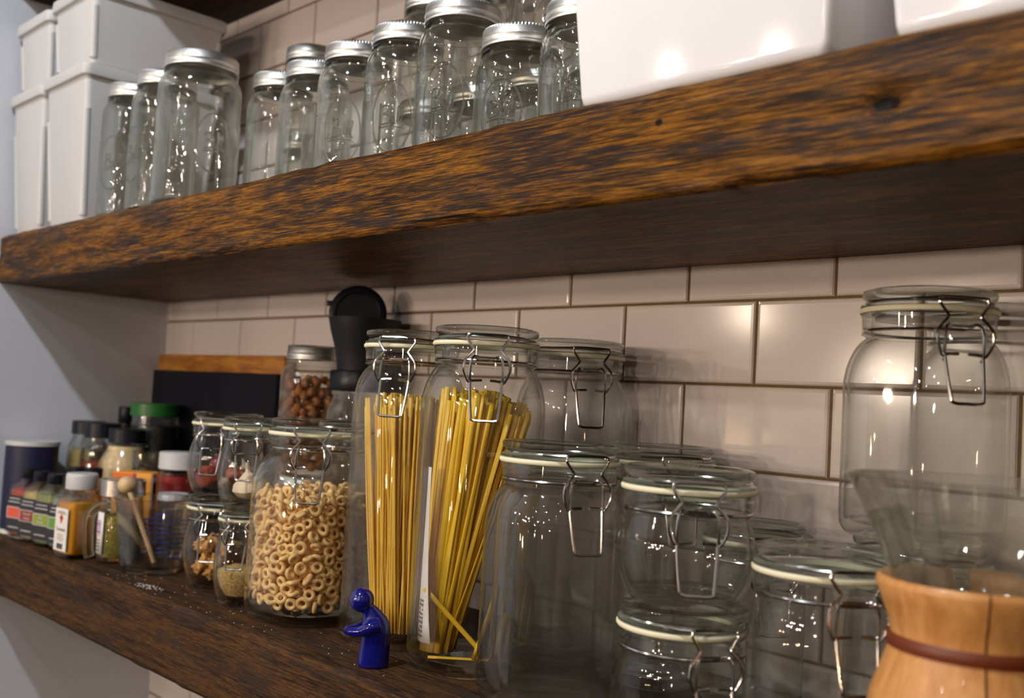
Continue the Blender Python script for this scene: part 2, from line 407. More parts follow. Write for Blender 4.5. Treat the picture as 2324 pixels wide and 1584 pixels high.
# ------------------------------------------------------------------ clip-top jars
def arc(pts_r0, z0, r1, z1, e0, e1, n=6, kind='s'):
    out = []
    for i in range(1, n+1):
        t = i/n; s = t*t*(3-2*t) if kind == 's' else t
        out.append((pts_r0+(r1-pts_r0)*s, z0+(z1-z0)*t, e0+(e1-e0)*t))
    return out
def clip_jar(label, x, y, z0, H, R, Rl, phi, e=2.7, s=1., bulge=False, group='clip top jars', rz=0., gasket_mat=None, open_=.35, gm='clip'):
    t = thing('clip_top_jar', label, 'jar', (x, y, z0), rz, group)
    r = R/1.05 if e > 2.2 else R
    zn = H-.036*s                     # shoulder meets neck
    rn = Rl-.004*s
    w = .0030 if gm == 'clipthick' else .0042 if gm == 'clipreal' else .0030
    if bulge:
        zt = zn
        prof = [(0, .004), (R*.5, .0035), (R*.66, .0012), (R*.72, .0005)]
        for i in range(1, 15):
            u = i/15; a = u*PI
            base = R*.76+(rn-R*.76)*u
            prof.append((base+(R-(R*.76+rn)/2)*math.sin(a)**.8, .002+(zt-.002)*u))
        inner = [(rn-w, H-.018*s)]
        for i in range(13, 1, -1):
            u = i/15; a = u*PI
            base = R*.76+(rn-R*.76)*u
            inner.append((base+(R-(R*.76+rn)/2)*math.sin(a)**.8-w, .002+(zt-.002)*u))
        inner += [(R*.6, .0085), (0, .0095)]
    else:
        sh = min(.034, (zn-.02)*.5)
        prof = [(0, .0045), (r*.62, .004, e), (r*.74, .0008, e), (r*.86, .0004, e), (r*.94, .003, e), (r*.985, .008, e), (r, .015, e)]
        prof += [(r, .015+(zn-sh-.015)*q, e) for q in (.25, .5, .75, 1.)]
        k = 8
        for i in range(1, k+1):
            u = i/k
            rr = rn+(r-rn)*(math.cos(u*PI/2)**.75 if u < 1 else 0)
            prof.append((rr, zn-sh+sh*(math.sin(u*PI/2)*.35+u*.65), e+(2-e)*u))
        inner = [(rn-w, H-.018*s)]
        for i in range(k, 0, -1):
            u = i/k
            rr = rn+(r-rn)*(math.cos(u*PI/2)**.75 if u < 1 else 0)-w
            inner.append((rr, zn-sh+sh*(math.sin(u*PI/2)*.35+u*.65)-.001, e+(2-e)*u))
        inner += [(r-w, zn-sh-.002, e), (r-w, .02, e), (r*.93, .0115, e), (r*.8, .009, e), (r*.4, .010, e), (0, .0105)]
        if gm == 'clipthick': inner = [(p[0]-.0015*(p[0] > .02), p[1]) for p in inner]      # round inside, squared outside
    neck = [(rn+.0006, zn+.001*s), (rn+.0035*s, zn+.0022*s), (rn+.0038*s, zn+.0032*s), (rn+.001*s, zn+.004*s), (rn+.001*s, zn+.0058*s), (rn+.0032*s, zn+.0068*s), (Rl-.0005, zn+.009*s), (Rl-.0005, H-.021*s), (Rl+.0004, H-.0195*s), (Rl, H-.0182*s), (rn+.001, H-.018*s)]
    bm = NB(); lathe(bm, prof+neck+inner, 64); obj('jar_body', bm, M[gm], t)
    bm = NB(); lathe(bm, [(0, H-.0022*s), (Rl*.8, H-.0022*s), (Rl*.84, H-.0006*s), (Rl*.93, H), (Rl*.99, H-.0012*s), (Rl, H-.003*s), (Rl-.0006*s, H-.0058*s), (Rl-.003*s, H-.0075*s), (Rl-.0045*s, H-.0088*s), (Rl-.0042*s, H-.0102*s), (Rl-.001*s, H-.0108*s), (Rl+.0008*s, H-.0118*s), (Rl+.001*s, H-.0132*s), (Rl-.001*s, H-.0138*s), (rn-.0045*s, H-.0138*s), (rn-.006*s, H-.022*s), (0, H-.022*s)], 64)
    obj('lid', bm, M['cliplid'], t)
    bm = NB(); lathe(bm, [(Rl-.006*s, H-.0140*s), (Rl+.0010*s, H-.0140*s), (Rl+.0018*s, H-.0150*s), (Rl+.0018*s, H-.0168*s), (Rl+.001*s, H-.0178*s), (Rl-.006*s, H-.0178*s)], 64, closed=True)
    obj('gasket', bm, gasket_mat or M['rubber'], t)
    wr = .00115*max(s, .85)
    for rr, zz in ((Rl-.0032*s, H-.0096*s), (rn+.0022*s, zn+.0049*s)):
        bm = NB(); tube(bm, [(rr*math.cos(2*PI*i/64), rr*math.sin(2*PI*i/64), zz) for i in range(64)], wr, True); obj('wire_band', bm, M['wire'], t)
    A = face_angle(x, y, phi)-rz
    n = Vector((math.cos(A), math.sin(A), 0)); tt = Vector((-math.sin(A), math.cos(A), 0))
    P = lambda a, b, c: n*(Rl+b*s)+tt*a*s+Vector((0, 0, H+c*s))
    half = [(.0145, .0045, -.0088), (.0172, .005, -.0105), (.0175, .0055, -.0135), (.0128, .0065, -.0205), (.0122, .007, -.0232), (.0185, .0085, -.0305), (.0200, .0088, -.036), (.0195, .0085, -.042), (.0160, .007, -.0495), (.0135, .0062, -.0505)]
    pts = [P(-a, b, c) for a, b, c in half[::-1]]+[P(a, b, c) for a, b, c in half]
    bm = NB(); tube(bm, smoothpath(pts, 3), wr)
    for sg in (-1, 1):                                                      # arms that tie the bail to the upper band
        tube(bm, [P(sg*.0150, .0045, -.0092), P(sg*.0235, -.002, -.0096), P(sg*.031, -.0120, -.0096)], wr)
    obj('bail', bm, M['wire'], t)
    bm = NB()
    tube(bm, smoothpath([P(-.0095, .001, -.0292), P(-.0075, .0005, -.0288), P(.0075, .0005, -.0288), P(.0095, .001, -.0292)], 3), wr)
    for sg in (-1, 1):
        tube(bm, smoothpath([P(sg*.0075, .001, -.0286), P(sg*.0105, .004, -.0276), P(sg*.0132, .0062, -.031), P(sg*.0142, .0070, -.040), P(sg*.0140, .0062, -.0520), P(sg*.0136, .0045, -.0530)], 4), wr)
    obj('link', bm, M['wire'], t)
    lo = open_
    hb = [(.0035, .0055, -.0485), (.0125, .0062, -.0492), (.0138, .0066, -.0505), (.0118, .0066+.018*lo, -.0780), (.0098, .0066+.021*lo, -.0828), (0, .0066+.0215*lo, -.0832)]
    pts = [P(-a, b, c) for a, b, c in hb]+[P(a, b, c) for a, b, c in hb[-2::-1]]
    bm = NB(); tube(bm, smoothpath(pts, 4), wr*1.1); obj('latch_lever', bm, M['wire'], t)
    return t
J = {}
J['cereal'] = clip_jar('tall clear clip-top jar two thirds full of toasted oat rings', .569, -.191, ZL, .209, .063, .050, -6, rz=.15)
J['spag'] = clip_jar('tall narrow clip-top jar of thin spaghetti behind the blue figurine', .700, -.174, ZL, .3025, .0535, .0465, -17, rz=.1)
J['ling'] = clip_jar('tall clip-top jar of leaning yellow flat noodles with a paper slip inside', .812, -.178, ZL, .3045, .0545, .0475, 1, rz=.1)
J['tallempty'] = clip_jar('tall empty clip-top jar against the tiles behind the flat noodle jar', .815, -.0605, ZL, .3025, .0545, .048, 17, gm='clipreal')
J['mid'] = clip_jar('tall empty clip-top jar in front, right of the flat noodle jar', .923, -.192, ZL, .2085, .057, .048, 24, rz=.1, gm='clipthick')
J['backlid'] = clip_jar('empty clip-top jar at the wall behind the stacked round jars, only its lid showing', .932, -.066, ZL, .208, .05, .046, 20)
J['stackbot'] = clip_jar('short clip-top jar at the bottom of the foreground stack, partly below the picture', 1.051, -.190, ZL, .0995, .05, .0465, 26, e=2.3, s=.98, gm='clipreal')
J['stacktop'] = clip_jar('round bulging empty clip-top jar stacked on another in the foreground', 1.051, -.190, ZL+.0995, .0993, .0505, .0478, 8, e=2, bulge=True, gm='clipreal')
J['right'] = clip_jar('empty clip-top jar between the stacked pair and the wooden-collared coffee maker', 1.148, -.166, ZL, .152, .050, .0465, 24, e=2.3, gm='clipreal')
J['graylid'] = clip_jar('low jar with a grey glass lid in shade against the tiles at right', 1.022, -.052, ZL, .1495, .044, .042, 20, e=2.)
J['under'] = clip_jar('clip-top jar under the tall back right jar, hidden behind the coffee maker cone', 1.168, -.0605, ZL, .155, .053, .048, 20, e=2.3)
J['backright'] = clip_jar('large empty clip-top jar with dark latch stacked at the back right by the tiles', 1.168, -.0605, ZL+.155, .183, .0565, .0475, 26, e=3.)
J['walnut'] = clip_jar('small clip-top jar of walnut pieces under the shallot jar', .374, -.189, ZL, .1075, .042, .040, -16, e=2, s=.86, bulge=True)
J['shallot'] = clip_jar('small round clip-top jar of shallots and garlic stacked on the walnut jar', .374, -.189, ZL+.1075, .0995, .0445, .0405, -22, e=2, s=.86, bulge=True)
J['seed'] = clip_jar('tiny clip-top jar of pale seeds beside the cereal jar', .479, -.2185, ZL, .105, .031, .028, -14, e=2, s=.74, bulge=True)
J['garlic'] = clip_jar('small bulging clip-top jar with a garlic bulb stacked on the seed jar', .479, -.2185, ZL+.105, .1005, .0335, .030, -6, e=2, s=.8, bulge=True)

# ------------------------------------------------------------------ mason jars
BALL = [[(-.62, .55), (-.5, .75), (-.52, .1), (-.6, -.5)], [(-.52, .72), (-.2, .75), (-.15, .4), (-.45, .2), (-.1, .1), (-.08, -.35), (-.55, -.5)],
        [(.2, .0), (.0, .1), (-.02, -.35), (.15, -.4), (.2, .0), (.22, -.4), (.32, -.4)], [(.36, -.3), (.5, .6), (.4, .65), (.4, -.35), (.52, -.4)],
        [(.56, -.3), (.72, .6), (.62, .65), (.6, -.35), (.78, -.4)], [(-.7, -.75), (0, -.62), (.8, -.78)]]
def mason_jar(label, x, y, z0, H, R, Rl, phi=0., group='mason jars on the upper shelf', logo=True, lid=True, name='mason_jar', cat='jar'):
    t = thing(name, label, cat, (x, y, z0), 0., group)
    zs_, zn = H-.046, H-.026
    rn = Rl-.0022
    w = .0026
    prof = [(0, .003), (R*.6, .003), (R*.72, .0008), (R*.86, .0004), (R*.95, .003), (R, .009), (R, .012), (R*.992, .016), (R*.992, zs_*.35), (R*.992, zs_*.7), (R, zs_-.004), (R, zs_)]
    for i in range(1, 8):
        u = i/7
        prof.append((rn+.001+(R-rn-.001)*math.cos(u*PI/2)**.8 if u < 1 else rn+.001, zs_+(zn-zs_)*(u*.6+.4*math.sin(u*PI/2))))
    prof += [(rn+.001, zn+.001), (rn+.0026, zn+.0025), (rn+.0026, zn+.0045), (rn, zn+.006), (rn, H-.004), (rn-.001, H-.002), (rn-w, H-.002)]
    inner = [(rn-w, zn)]
    for i in range(6, -1, -1):
        u = i/7
        inner.append((rn+.001+(R-rn-.001)*math.cos(u*PI/2)**.8-w, zs_+(zn-zs_)*(u*.6+.4*math.sin(u*PI/2))))
    inner += [(R-w, .014), (R*.9, .0075), (R*.6, .0065), (0, .0075)]
    bm = NB(); lathe(bm, prof+inner, 48); obj('jar_body', bm, M['mason'], t)
    if lid:
        def kn(r, z, a):
            if z > H-.0042 and r > Rl*.93: r += .0005*math.cos(a*72)
            return r, z
        bm = NB()
        lathe(bm, [(Rl-.0012, H-.0185), (Rl+.0004, H-.0185), (Rl+.0009, H-.0172), (Rl+.0004, H-.0158), (Rl-.0002, H-.0145), (Rl+.0001, H-.012), (Rl+.0007, H-.0105), (Rl+.0001, H-.009), (Rl, H-.0045), (Rl-.0004, H-.004), (Rl-.0006, H-.0012), (Rl-.002, H), (Rl-.0055, H+.0001), (Rl-.0058, H-.001), (Rl-.002, H-.0018)], 144, closed=True, fn=kn)
        obj('screw_band', bm, M['band'], t)
        bm = NB(); lathe(bm, [(0, H-.0004), (Rl*.55, H-.0004), (Rl*.58, H-.0012), (Rl-.0058, H-.0010), (Rl-.003, H-.0018), (0, H-.0022)], 48); obj('lid_disc', bm, M['band'], t)
    if logo:
        A = face_angle(x, y, phi); bm = NB()
        zc = zs_*.53; hw, hh = min(.021, R*.5), min(.036, zs_*.36)
        S = lambda a, b: (R*1.0*math.cos(A+a/R), R*1.0*math.sin(A+a/R), zc+b)
        tube(bm, [S(hw*math.cos(2*PI*i/36), hh*math.sin(2*PI*i/36)) for i in range(36)], .0010, True, 5)
        for st in BALL:
            tube(bm, [S(a*hw*.85, b*hh*.42) for a, b in [(p.x, p.y) for p in smoothpath([(q[0], q[1], 0) for q in st], 3)]], .0008, False, 5)
        obj('embossed_emblem', bm, M['emboss'], t)
        for da in (-1.02, 1.02, 2.2, -2.2):
            bm = NB(); tube(bm, [(R*math.cos(A+da), R*math.sin(A+da), zc-hh*.95), (R*math.cos(A+da), R*math.sin(A+da), zc+hh*.95)], .0012, False, 5)
            obj('embossed_rib', bm, M['emboss'], t)
    return t
G1 = 'mason jars on the upper shelf'
mason_jar('leftmost mason jar, right beside the stacked white bins', .128, -.225, ZU, .187, .0425, .037, -38)
mason_jar('second mason jar from the white bins, half hidden by the largest jar', .219, -.225, ZU, .187, .0425, .037, -60)
mason_jar('largest wide-mouth mason jar at the front left of the upper shelf', .311, -.2245, ZU, .192, .0505, .0445, 22)
mason_jar('mason jar standing back just right of the largest wide-mouth jar', .385, -.152, ZU, .172, .042, .0365, 75)
mason_jar('mason jar in front of the slightly higher lid of a stacked pair', .474, -.160, ZU, .166, .0425, .0365, 110)
mason_jar('mason jar with oval emblem, fourth from the large glossy bin along the front row', .570, -.170, ZU, .164, .043, .037, -20)
mason_jar('mason jar with oval emblem left of the tallest-looking front jar', .657, -.170, ZU, .165, .043, .037, -18)
mason_jar('tallest-looking mason jar of the front row, its emblem facing out', .745, -.172, ZU, .167, .043, .0375, -22)
mason_jar('short pint mason jar right of the tallest-looking front jar', .828, -.170, ZU, .1245, .041, .037, -25)
mason_jar('short mason jar partly hidden by the large glossy white bin', .911, -.172, ZU, .129, .041, .037, -12)
pr = ('left', 'second', 'third', 'right')
for i, xx in enumerate((.571, .661, .751, .841)):
    w1 = ('leftmost', 'second from left', 'third from left', 'rightmost')[i]
    mason_jar('%s of four mason jars standing along the upper tiles' % w1, xx, -.066, ZU, .127, .0405, .037, 10*i, 'back row mason jars', logo=False)
    mason_jar('%s of four stacked mason jars cut off at the picture top' % w1, xx, -.066, ZU+.127, .127, .0405, .037, -15+14*i, 'stacked top mason jars')
mason_jar('lower mason jar of the lone stacked pair by the tiles, hidden by the front row', .30, -.057, ZU, .127, .0405, .037, 0, 'back row mason jars', logo=False)
mason_jar('top mason jar of the lone stacked pair, only its lid showing above another lid', .30, -.057, ZU+.127, .124, .0405, .037, 0, 'stacked top mason jars', logo=False)
mason_jar('empty mason jar under the jar of brown nuts on the lower shelf', .346, -.053, ZL, .1266, .0405, .037, 0, 'jars under the nut jar and grinder', logo=False)
nutjar = mason_jar('mason jar full of brown nuts beside the black coffee grinder', .346, -.053, ZL+.1266, .171, .0435, .0367, 60, 'mason jars on the lower shelf')
mason_jar('empty mason jar under the black coffee grinder on the lower shelf', .455, -.055, ZL, .1210, .0405, .037, 0, 'jars under the nut jar and grinder', logo=False)

# ------------------------------------------------------------------ white bins
def bin_(label, x0, x1, yf, yb, z0, H, taper, m, rim=True, group='white storage bins', corner=.009, ribs=True):
    t = thing('storage_bin', label, 'bin', ((x0+x1)/2, (yf+yb)/2, z0), 0, group)
    hx, hy = (x1-x0)/2, (yb-yf)/2
    def rr(bm, gx, gy, z, rad):
        vs = []
        for cx_, cy_, a0 in ((1, 1, 0), (-1, 1, PI/2), (-1, -1, PI), (1, -1, 3*PI/2)):
            for k in range(6):
                a = a0+PI/2*k/5
                vs.append(bm.verts.new((cx_*(hx+gx-rad)+rad*math.cos(a), cy_*(hy+gy-rad)+rad*math.sin(a), z)))
        return vs
    def loft(bm, levels):
        rs = [rr(bm, *l) for l in levels]
        for a, b in zip(rs, rs[1:]):
            n = len(a)
            for i in range(n): bm.faces.new((a[i], a[(i+1) % n], b[(i+1) % n], b[i]))
        return rs
    bm = NB(); g = lambda z: -taper+taper*z/H
    q = .006 if ribs else .010
    lv = [(g(0)-q, g(0)-q, 0, corner), (g(0)-q*.45, g(0)-q*.45, q*.15, corner), (g(0)-q*.12, g(0)-q*.12, q*.5, corner), (g(0), g(0), q, corner), (g(H), g(H), H-.001, corner), (g(H)-.002, g(H)-.002, H-.001, corner), (g(.006)-.0025, g(.006)-.0025, .004, corner)]
    rs = loft(bm, lv); bm.faces.new(rs[0][::-1]); bm.faces.new(rs[-1])
    obj('bin_body', bm, m, t)
    if rim:
        bm = NB()
        rs = loft(bm, [(g(H)-.001, g(H)-.001, H-.016, corner+.002), (g(H)+.0045, g(H)+.0045, H-.0165, corner+.003), (g(H)+.0055, g(H)+.0055, H-.0145, corner+.003), (g(H)+.0045, g(H)+.0045, H-.001, corner+.003), (g(H)+.003, g(H)+.003, H, corner+.003), (g(H)-.003, g(H)-.003, H, corner+.002), (g(H)-.003, g(H)-.003, H-.016, corner+.002)])
        obj('rim', bm, m, t)
        for sx in (-1, 1) if ribs else ():
            for sy in (-1, 1):
                bm = NB(); zc0, zc1 = .012, H*.72
                tube(bm, [(sx*(hx+g(zc0)-.0046), sy*(hy+g(zc0)-.0046), zc0), (sx*(hx+g(zc1)-.0046), sy*(hy+g(zc1)-.0046), zc1)], .0058, False, 12)
                obj('corner_rib', bm, m, t)
    return t
bin_('lower tall white bin of the right-hand stack at the left end of the upper shelf', -.066, .082, -.279, -.075, ZU, .2205, .014, M['white'])
bin_('lower tall white bin of the left-hand stack, against the painted side wall', -.2045, -.078, -.279, -.075, ZU, .2190, .014, M['white'])
bin_('upper shorter white bin of the right-hand stack above the mason jars', -.062, .080, -.277, -.077, ZU+.2206, .116, .008, M['white'])
bin_('upper shorter white bin of the left-hand stack by the painted side wall', -.2055, -.080, -.277, -.077, ZU+.2191, .114, .008, M['white'])
bin_('large glossy white bin at the front of the upper shelf right of the mason jars', .983, 1.2085, -.287, -.03, ZU, .19, .014, M['whitegloss'], True, corner=.005, ribs=False)
bin_('second glossy white bin at the top right corner of the picture', 1.2205, 1.46, -.287, -.03, ZU, .19, .014, M['whitegloss'], True, corner=.005, ribs=False)

# ------------------------------------------------------------------ pasta, cereal and other contents
def strand_mesh(name, Ln, r, flat, bend, m, k=6):
    bm = NB()
    tube(bm, [(bend*math.sin(PI*i/7)*Ln, 0, Ln*i/7) for i in range(8)], r, False, k, flat)
    me = bpy.data.meshes.new(name); bmesh.ops.recalc_face_normals(bm, faces=bm.faces); 
    for f in bm.faces: f.smooth = True
    bm.to_mesh(me); bm.free(); me.materials.append(m); return me
def place_strand(name, me, p0, p1, Ln, label, cat, group, twist):
    o = bpy.data.objects.new(name, me); COL.objects.link(o)
    d = (Vector(p1)-Vector(p0)); s = d.length/Ln
    zz = d.normalized(); yy = (rt-zz*rt.dot(zz)).normalized(); xx = yy.cross(zz)
    o.rotation_mode = 'QUATERNION'
    o.rotation_quaternion = Matrix((xx, yy, zz)).transposed().to_quaternion() @ Quaternion((0, 0, 1), twist); o.location = p0; o.scale = (1, 1, s)
    return tag(o, label, cat, group)
def in_sq(x, y, r, e): return abs(x/r)**e+abs(y/r)**e < 1
def view_axes(x, y):
    a = math.atan2(CAM.y-y, CAM.x-x)
    return Vector((math.cos(a), math.sin(a), 0)), Vector((-math.sin(a), math.cos(a), 0))   # toward viewer, to the right
# spaghetti
cx, cy = .700, -.174
tw, rt = view_axes(cx, cy)
SP = [strand_mesh('spaghetti', .235, .00125, 1., b, M['pasta']) for b in (.0, .006, -.006, .012)]
r0, cnt = rnd, 0
while cnt < 290:
    a, q = rnd.uniform(0, 2*PI), math.sqrt(rnd.random())
    u, v = q*math.cos(a), q*math.sin(a)
    if v < -.55 and rnd.random() < .6: continue                     # keep the viewer's side full
    b = rt*(u*.0300+.0065)+tw*(v*.0285)
    w1 = u*1.06+rnd.uniform(-.22, .22)
    tp = rt*(w1*.040+.0035)+tw*(v*.034+rnd.uniform(-.006, .006))
    if tp.length > .043: tp *= .043/tp.length
    if b.length > .041: b *= .041/b.length
    zt = .236+rnd.uniform(-.012, .006)
    base = Vector((cx, cy, ZL))
    place_strand('spaghetti', SP[cnt % 4], base+b+Vector((0, 0, .0118)), base+tp+Vector((0, 0, zt)), .235, 'thin dry spaghetti strand standing in the narrow jar behind the blue figurine', 'spaghetti', 'spaghetti in the narrow jar', rnd.uniform(0, 6.28))
    cnt += 1
# flat noodles leaning to the right
cx, cy = .812, -.178
tw, rt = view_axes(cx, cy)
LG = [strand_mesh('flat_noodle', .25, .0009, 2.5, b, M['pasta2'], 8) for b in (.0, .008, -.008, .016)]
cnt = 0
base = Vector((cx, cy, ZL))
while cnt < 240:
    u, v = rnd.uniform(-1, 1), rnd.uniform(-1, 1)
    if u*u+v*v > 1: continue
    b = rt*(-.0300+u*.0155)+tw*(v*.021-.008)
    w1 = max(-1., min(1., u*.75+rnd.uniform(-.4, .4)))
    tp = rt*(.0045+w1*.042)+tw*(v*.028-.002+rnd.uniform(-.004, .004))
    if tp.length > .044: tp *= .044/tp.length
    if b.length > .043: b *= .043/b.length
    zt = .2440+rnd.uniform(-.012, .006)-.014*max(0, w1)
    place_strand('flat_noodle', LG[cnt % 4], base+b+Vector((0, 0, .0125)), base+tp+Vector((0, 0, zt)), .25, 'flat yellow noodle leaning with the others in the tall jar with the paper slip', 'noodle', 'flat noodles in the tall jar', rnd.gauss(0, .45))
    cnt += 1
for (a0, z0_, a1, z1_, dp, lab) in ((-.0425, .071, .014, .0145, .023, 'loose flat noodle lying diagonally across the leaning bundle'), (-.036, .0135, .026, .0135, .030, 'loose flat noodle lying flat on the bottom of the noodle jar'),
                                    (.004, .0135, .022, .078, .034, 'loose flat noodle propped steeply at the right side of the noodle jar'), (.022, .0135, .030, .055, .030, 'short broken noodle standing at the right edge of the noodle jar')):
    p0 = base+rt*a0+tw*dp+Vector((0, 0, z0_)); p1 = base+rt*a1+tw*dp+Vector((0, 0, z1_))
    place_strand('flat_noodle', LG[0], p0, p1, .25, lab, 'noodle', 'loose flat noodles', .1)
bm = NB()                                                             # paper slip curled along the glass
g = []
for i in range(9):
    z = .022+.155*i/8; wd = .0135*(1-i/8)**2.+.0042
    row = []
    for j in range(5):
        aa = math.atan2(tw.y, tw.x)-1.20+(j/4-.5)*wd/.046*2.0*(-1 if False else 1)-.018*i/8
        rr = .0475
        row.append(bm.verts.new((rr*math.cos(aa), rr*math.sin(aa), z+.003*(j/4)*(1 if i == 0 else 0))))
    g.append(row)
for a_, b_ in zip(g, g[1:]):
    for j in range(4): bm.faces.new((a_[j], a_[j+1], b_[j+1], b_[j]))
slip = tag(obj('paper_slip', bm, M['labelwht'], None, loc=(cx, cy, ZL)), 'narrow white printed paper slip curled inside the flat noodle jar', 'paper')
sm = slip.modifiers.new('thick', 'SOLIDIFY'); sm.thickness = .0003
bm = NB()
for ln in range(3):
    for k in range(9):
        if rnd.random() < .2: continue
        z = .028+.0038*k
        aa = math.atan2(tw.y, tw.x)-1.20+(-.07+.07*ln)
        rr = .0481
        tube(bm, [(rr*math.cos(aa), rr*math.sin(aa), z), (rr*math.cos(aa), rr*math.sin(aa), z+rnd.uniform(.0018, .003))], .0004, False, 4)
obj('print', bm, M['ink'], slip)

# oat rings
bm = NB()
R_, r_ = .0045, .0022
for i in range(14):
    a = 2*PI*i/14
    for j in range(8):
        b = 2*PI*j/8; k = 1+.12*noise.noise(Vector((math.cos(a)*2, math.sin(a)*2, j*.9)))
        bm.verts.new(((R_+r_*k*math.cos(b))*math.cos(a), (R_+r_*k*math.cos(b))*math.sin(a), r_*k*1.05*math.sin(b)))
bm.verts.ensure_lookup_table()
for i in range(14):
    for j in range(8):
        bm.faces.new([bm.verts[q] for q in (i*8+j, ((i+1) % 14)*8+j, ((i+1) % 14)*8+(j+1) % 8, i*8+(j+1) % 8)])
for f in bm.faces: f.smooth = True
RG = bpy.data.meshes.new('oat_ring'); bmesh.ops.recalc_face_normals(bm, faces=bm.faces); bm.to_mesh(RG); bm.free(); RG.materials.append(M['oat'])
cx, cy = .569, -.191
tw, rt = view_axes(cx, cy)
rot = Matrix.Rotation(.15, 3, 'Z')
spots, e, rr_ = [], 2.7, .063/1.05-.0026
zlo, zhi = .019, .128
def try_spot(a, z, inset, dmin):
    k = 1/((abs(math.cos(a))**e+abs(math.sin(a))**e)**(1/e)); r = (rr_-inset)*k
    if z < .028: r *= .90+.1*(z-.012)/.016
    p = rot @ Vector((r*math.cos(a), r*math.sin(a), z))
    for s_ in spots:
        if (s_[0]-p).length_squared < dmin*dmin: return
    nrm = rot @ Vector((math.cos(a), math.sin(a), 0))
    spots.append((p, nrm, inset))
for _ in range(14000): try_spot(rnd.uniform(0, 2*PI), rnd.uniform(zlo, zhi), rnd.uniform(.0062, .0075), .0088)
for _ in range(6000): try_spot(rnd.uniform(0, 2*PI), rnd.uniform(zlo, zhi), rnd.uniform(.014, .017), .0092)
for _ in range(2500):                                                   # uneven top
    a = rnd.uniform(0, 2*PI); q = math.sqrt(rnd.random())
    try_spot(a, zhi+rnd.uniform(-.004, .006), .0065+(1-q)*.05, .0095)
spots.sort(key=lambda s_: -(s_[0].dot(tw)-s_[2]*1.2+(.012 if s_[0].z > zhi-.006 else 0)))
core = NB(); jx = Vector((cx, cy, ZL))
for i, (p, nrm, ins) in enumerate(spots):
    ax = Vector((rnd.gauss(0, 1), rnd.gauss(0, 1), rnd.gauss(0, 1))).normalized()
    if rnd.random() < .45: ax = (nrm*1.5+ax*.6).normalized()
    q = ax.to_track_quat('Z', 'Y')
    if i < 300:
        o = bpy.data.objects.new('oat_ring', RG); COL.objects.link(o)
        o.location = jx+p; o.rotation_mode = 'QUATERNION'; o.rotation_quaternion = q
        sc_ = rnd.uniform(.9, 1.12); o.scale = (sc_, sc_, sc_)
        tag(o, 'toasted oat ring among the cereal seen through the large cereal jar', 'cereal', 'oat rings in the cereal jar')
    else:
        tmp = NB(); tmp.from_mesh(RG); bmesh.ops.transform(tmp, matrix=Matrix.Translation(p) @ q.to_matrix().to_4x4(), verts=tmp.verts)
        me = bpy.data.meshes.new('t'); tmp.to_mesh(me); tmp.free(); core.from_mesh(me); bpy.data.meshes.remove(me)
bm2 = bmesh.ops.create_icosphere(core, subdivisions=3, radius=1.)
for v in bm2['verts']:
    d = v.co.normalized(); k = 1/((abs(d.x)**5+abs(d.y)**5+abs(d.z)**5)**(1/5))*.92
    v.co = rot @ Vector((d.x*k*.040, d.y*k*.040, .073+d.z*k*.053))
tag(obj('oat_cereal', core, M['oat'], None, loc=jx), 'remaining toasted oat rings filling the middle and far side of the cereal jar', 'cereal', None, 'stuff')

def pieces(name, centre, zlo, zhi, R, count, size, m, label, cat, group, rough=.45, sub=2, sxyz=(1, .8, .7), front=None, sd=0):
    meshes = []
    for k in range(4):
        bm = NB(); blob(bm, (0, 0, 0), size, *sxyz, rough, sub, 2.2, None, sd+k+1)
        me = bpy.data.meshes.new(name)
        for f in bm.faces: f.smooth = True
        bm.to_mesh(me); bm.free(); me.materials.append(m if not isinstance(m, list) else m[k % len(m)]); meshes.append(me)
    tw_, rt_ = view_axes(centre[0], centre[1]); pl = []
    tries = 0
    while len(pl) < count and tries < 9000:
        tries += 1
        a, q = rnd.uniform(0, 2*PI), math.sqrt(rnd.random())
        p = Vector((q*R*math.cos(a), q*R*math.sin(a), rnd.uniform(zlo, zhi)))
        if front is not None and p.dot(tw_) < front*R: continue
        if any((p-o_).length < size*1.35 for o_ in pl): continue
        pl.append(p)
        o = bpy.data.objects.new(name, meshes[len(pl) % 4]); COL.objects.link(o)
        o.location = Vector(centre)+p; o.rotation_euler = (rnd.uniform(0, 6), rnd.uniform(0, 6), rnd.uniform(0, 6))
        tag(o, label, cat, group)
pieces('walnut', (.374, -.189, ZL), .018, .050, .026, 22, .0092, M['walnut'], 'walnut piece heaped at the bottom of the small walnut jar', 'nut', 'walnut pieces', .9, 3)
pieces('brown_nut', (.346, -.053, ZL+.1266), .014, .128, .0325, 110, .0078, M['nutbrown'], 'brown nut packed in the mason jar beside the black coffee grinder', 'nut', 'brown nuts in the mason jar', .3, 2, (1, .75, .7), -.2, 5)
z1 = ZL+.1075
def one(name, loc, size, m, label, cat, sxyz, rough, rotz=0., ry=0., sd=0, group=None):
    bm = NB(); blob(bm, (0, 0, 0), size, *sxyz, rough, 3, 1.2, None, sd)
    o = obj(name, bm, m, loc=loc); o.rotation_euler = (0, ry, rotz)
    tag(o, label, cat, group); return o
def bulb(name, loc, size, m, label, cat, rotz=0., rx=0., neck=.6, wide=1.):
    bm = NB()
    lathe(bm, [(0, -.75*size), (size*.3*wide, -.74*size), (size*.72*wide, -.5*size), (size*.95*wide, -.1*size), (size*.85*wide, .3*size), (size*.45*wide, .7*size), (size*.16, 1.05*size), (size*.1, 1.05*size+neck*size), (0, 1.08*size+neck*size)], 20, fn=lambda r, z, a: (r*(1+.05*math.cos(6*a)), z))
    o = obj(name, bm, m, loc=loc); o.rotation_euler = (rx, .0, rotz); tag(o, label, cat); return o
tw, rt = view_axes(.374, -.189)
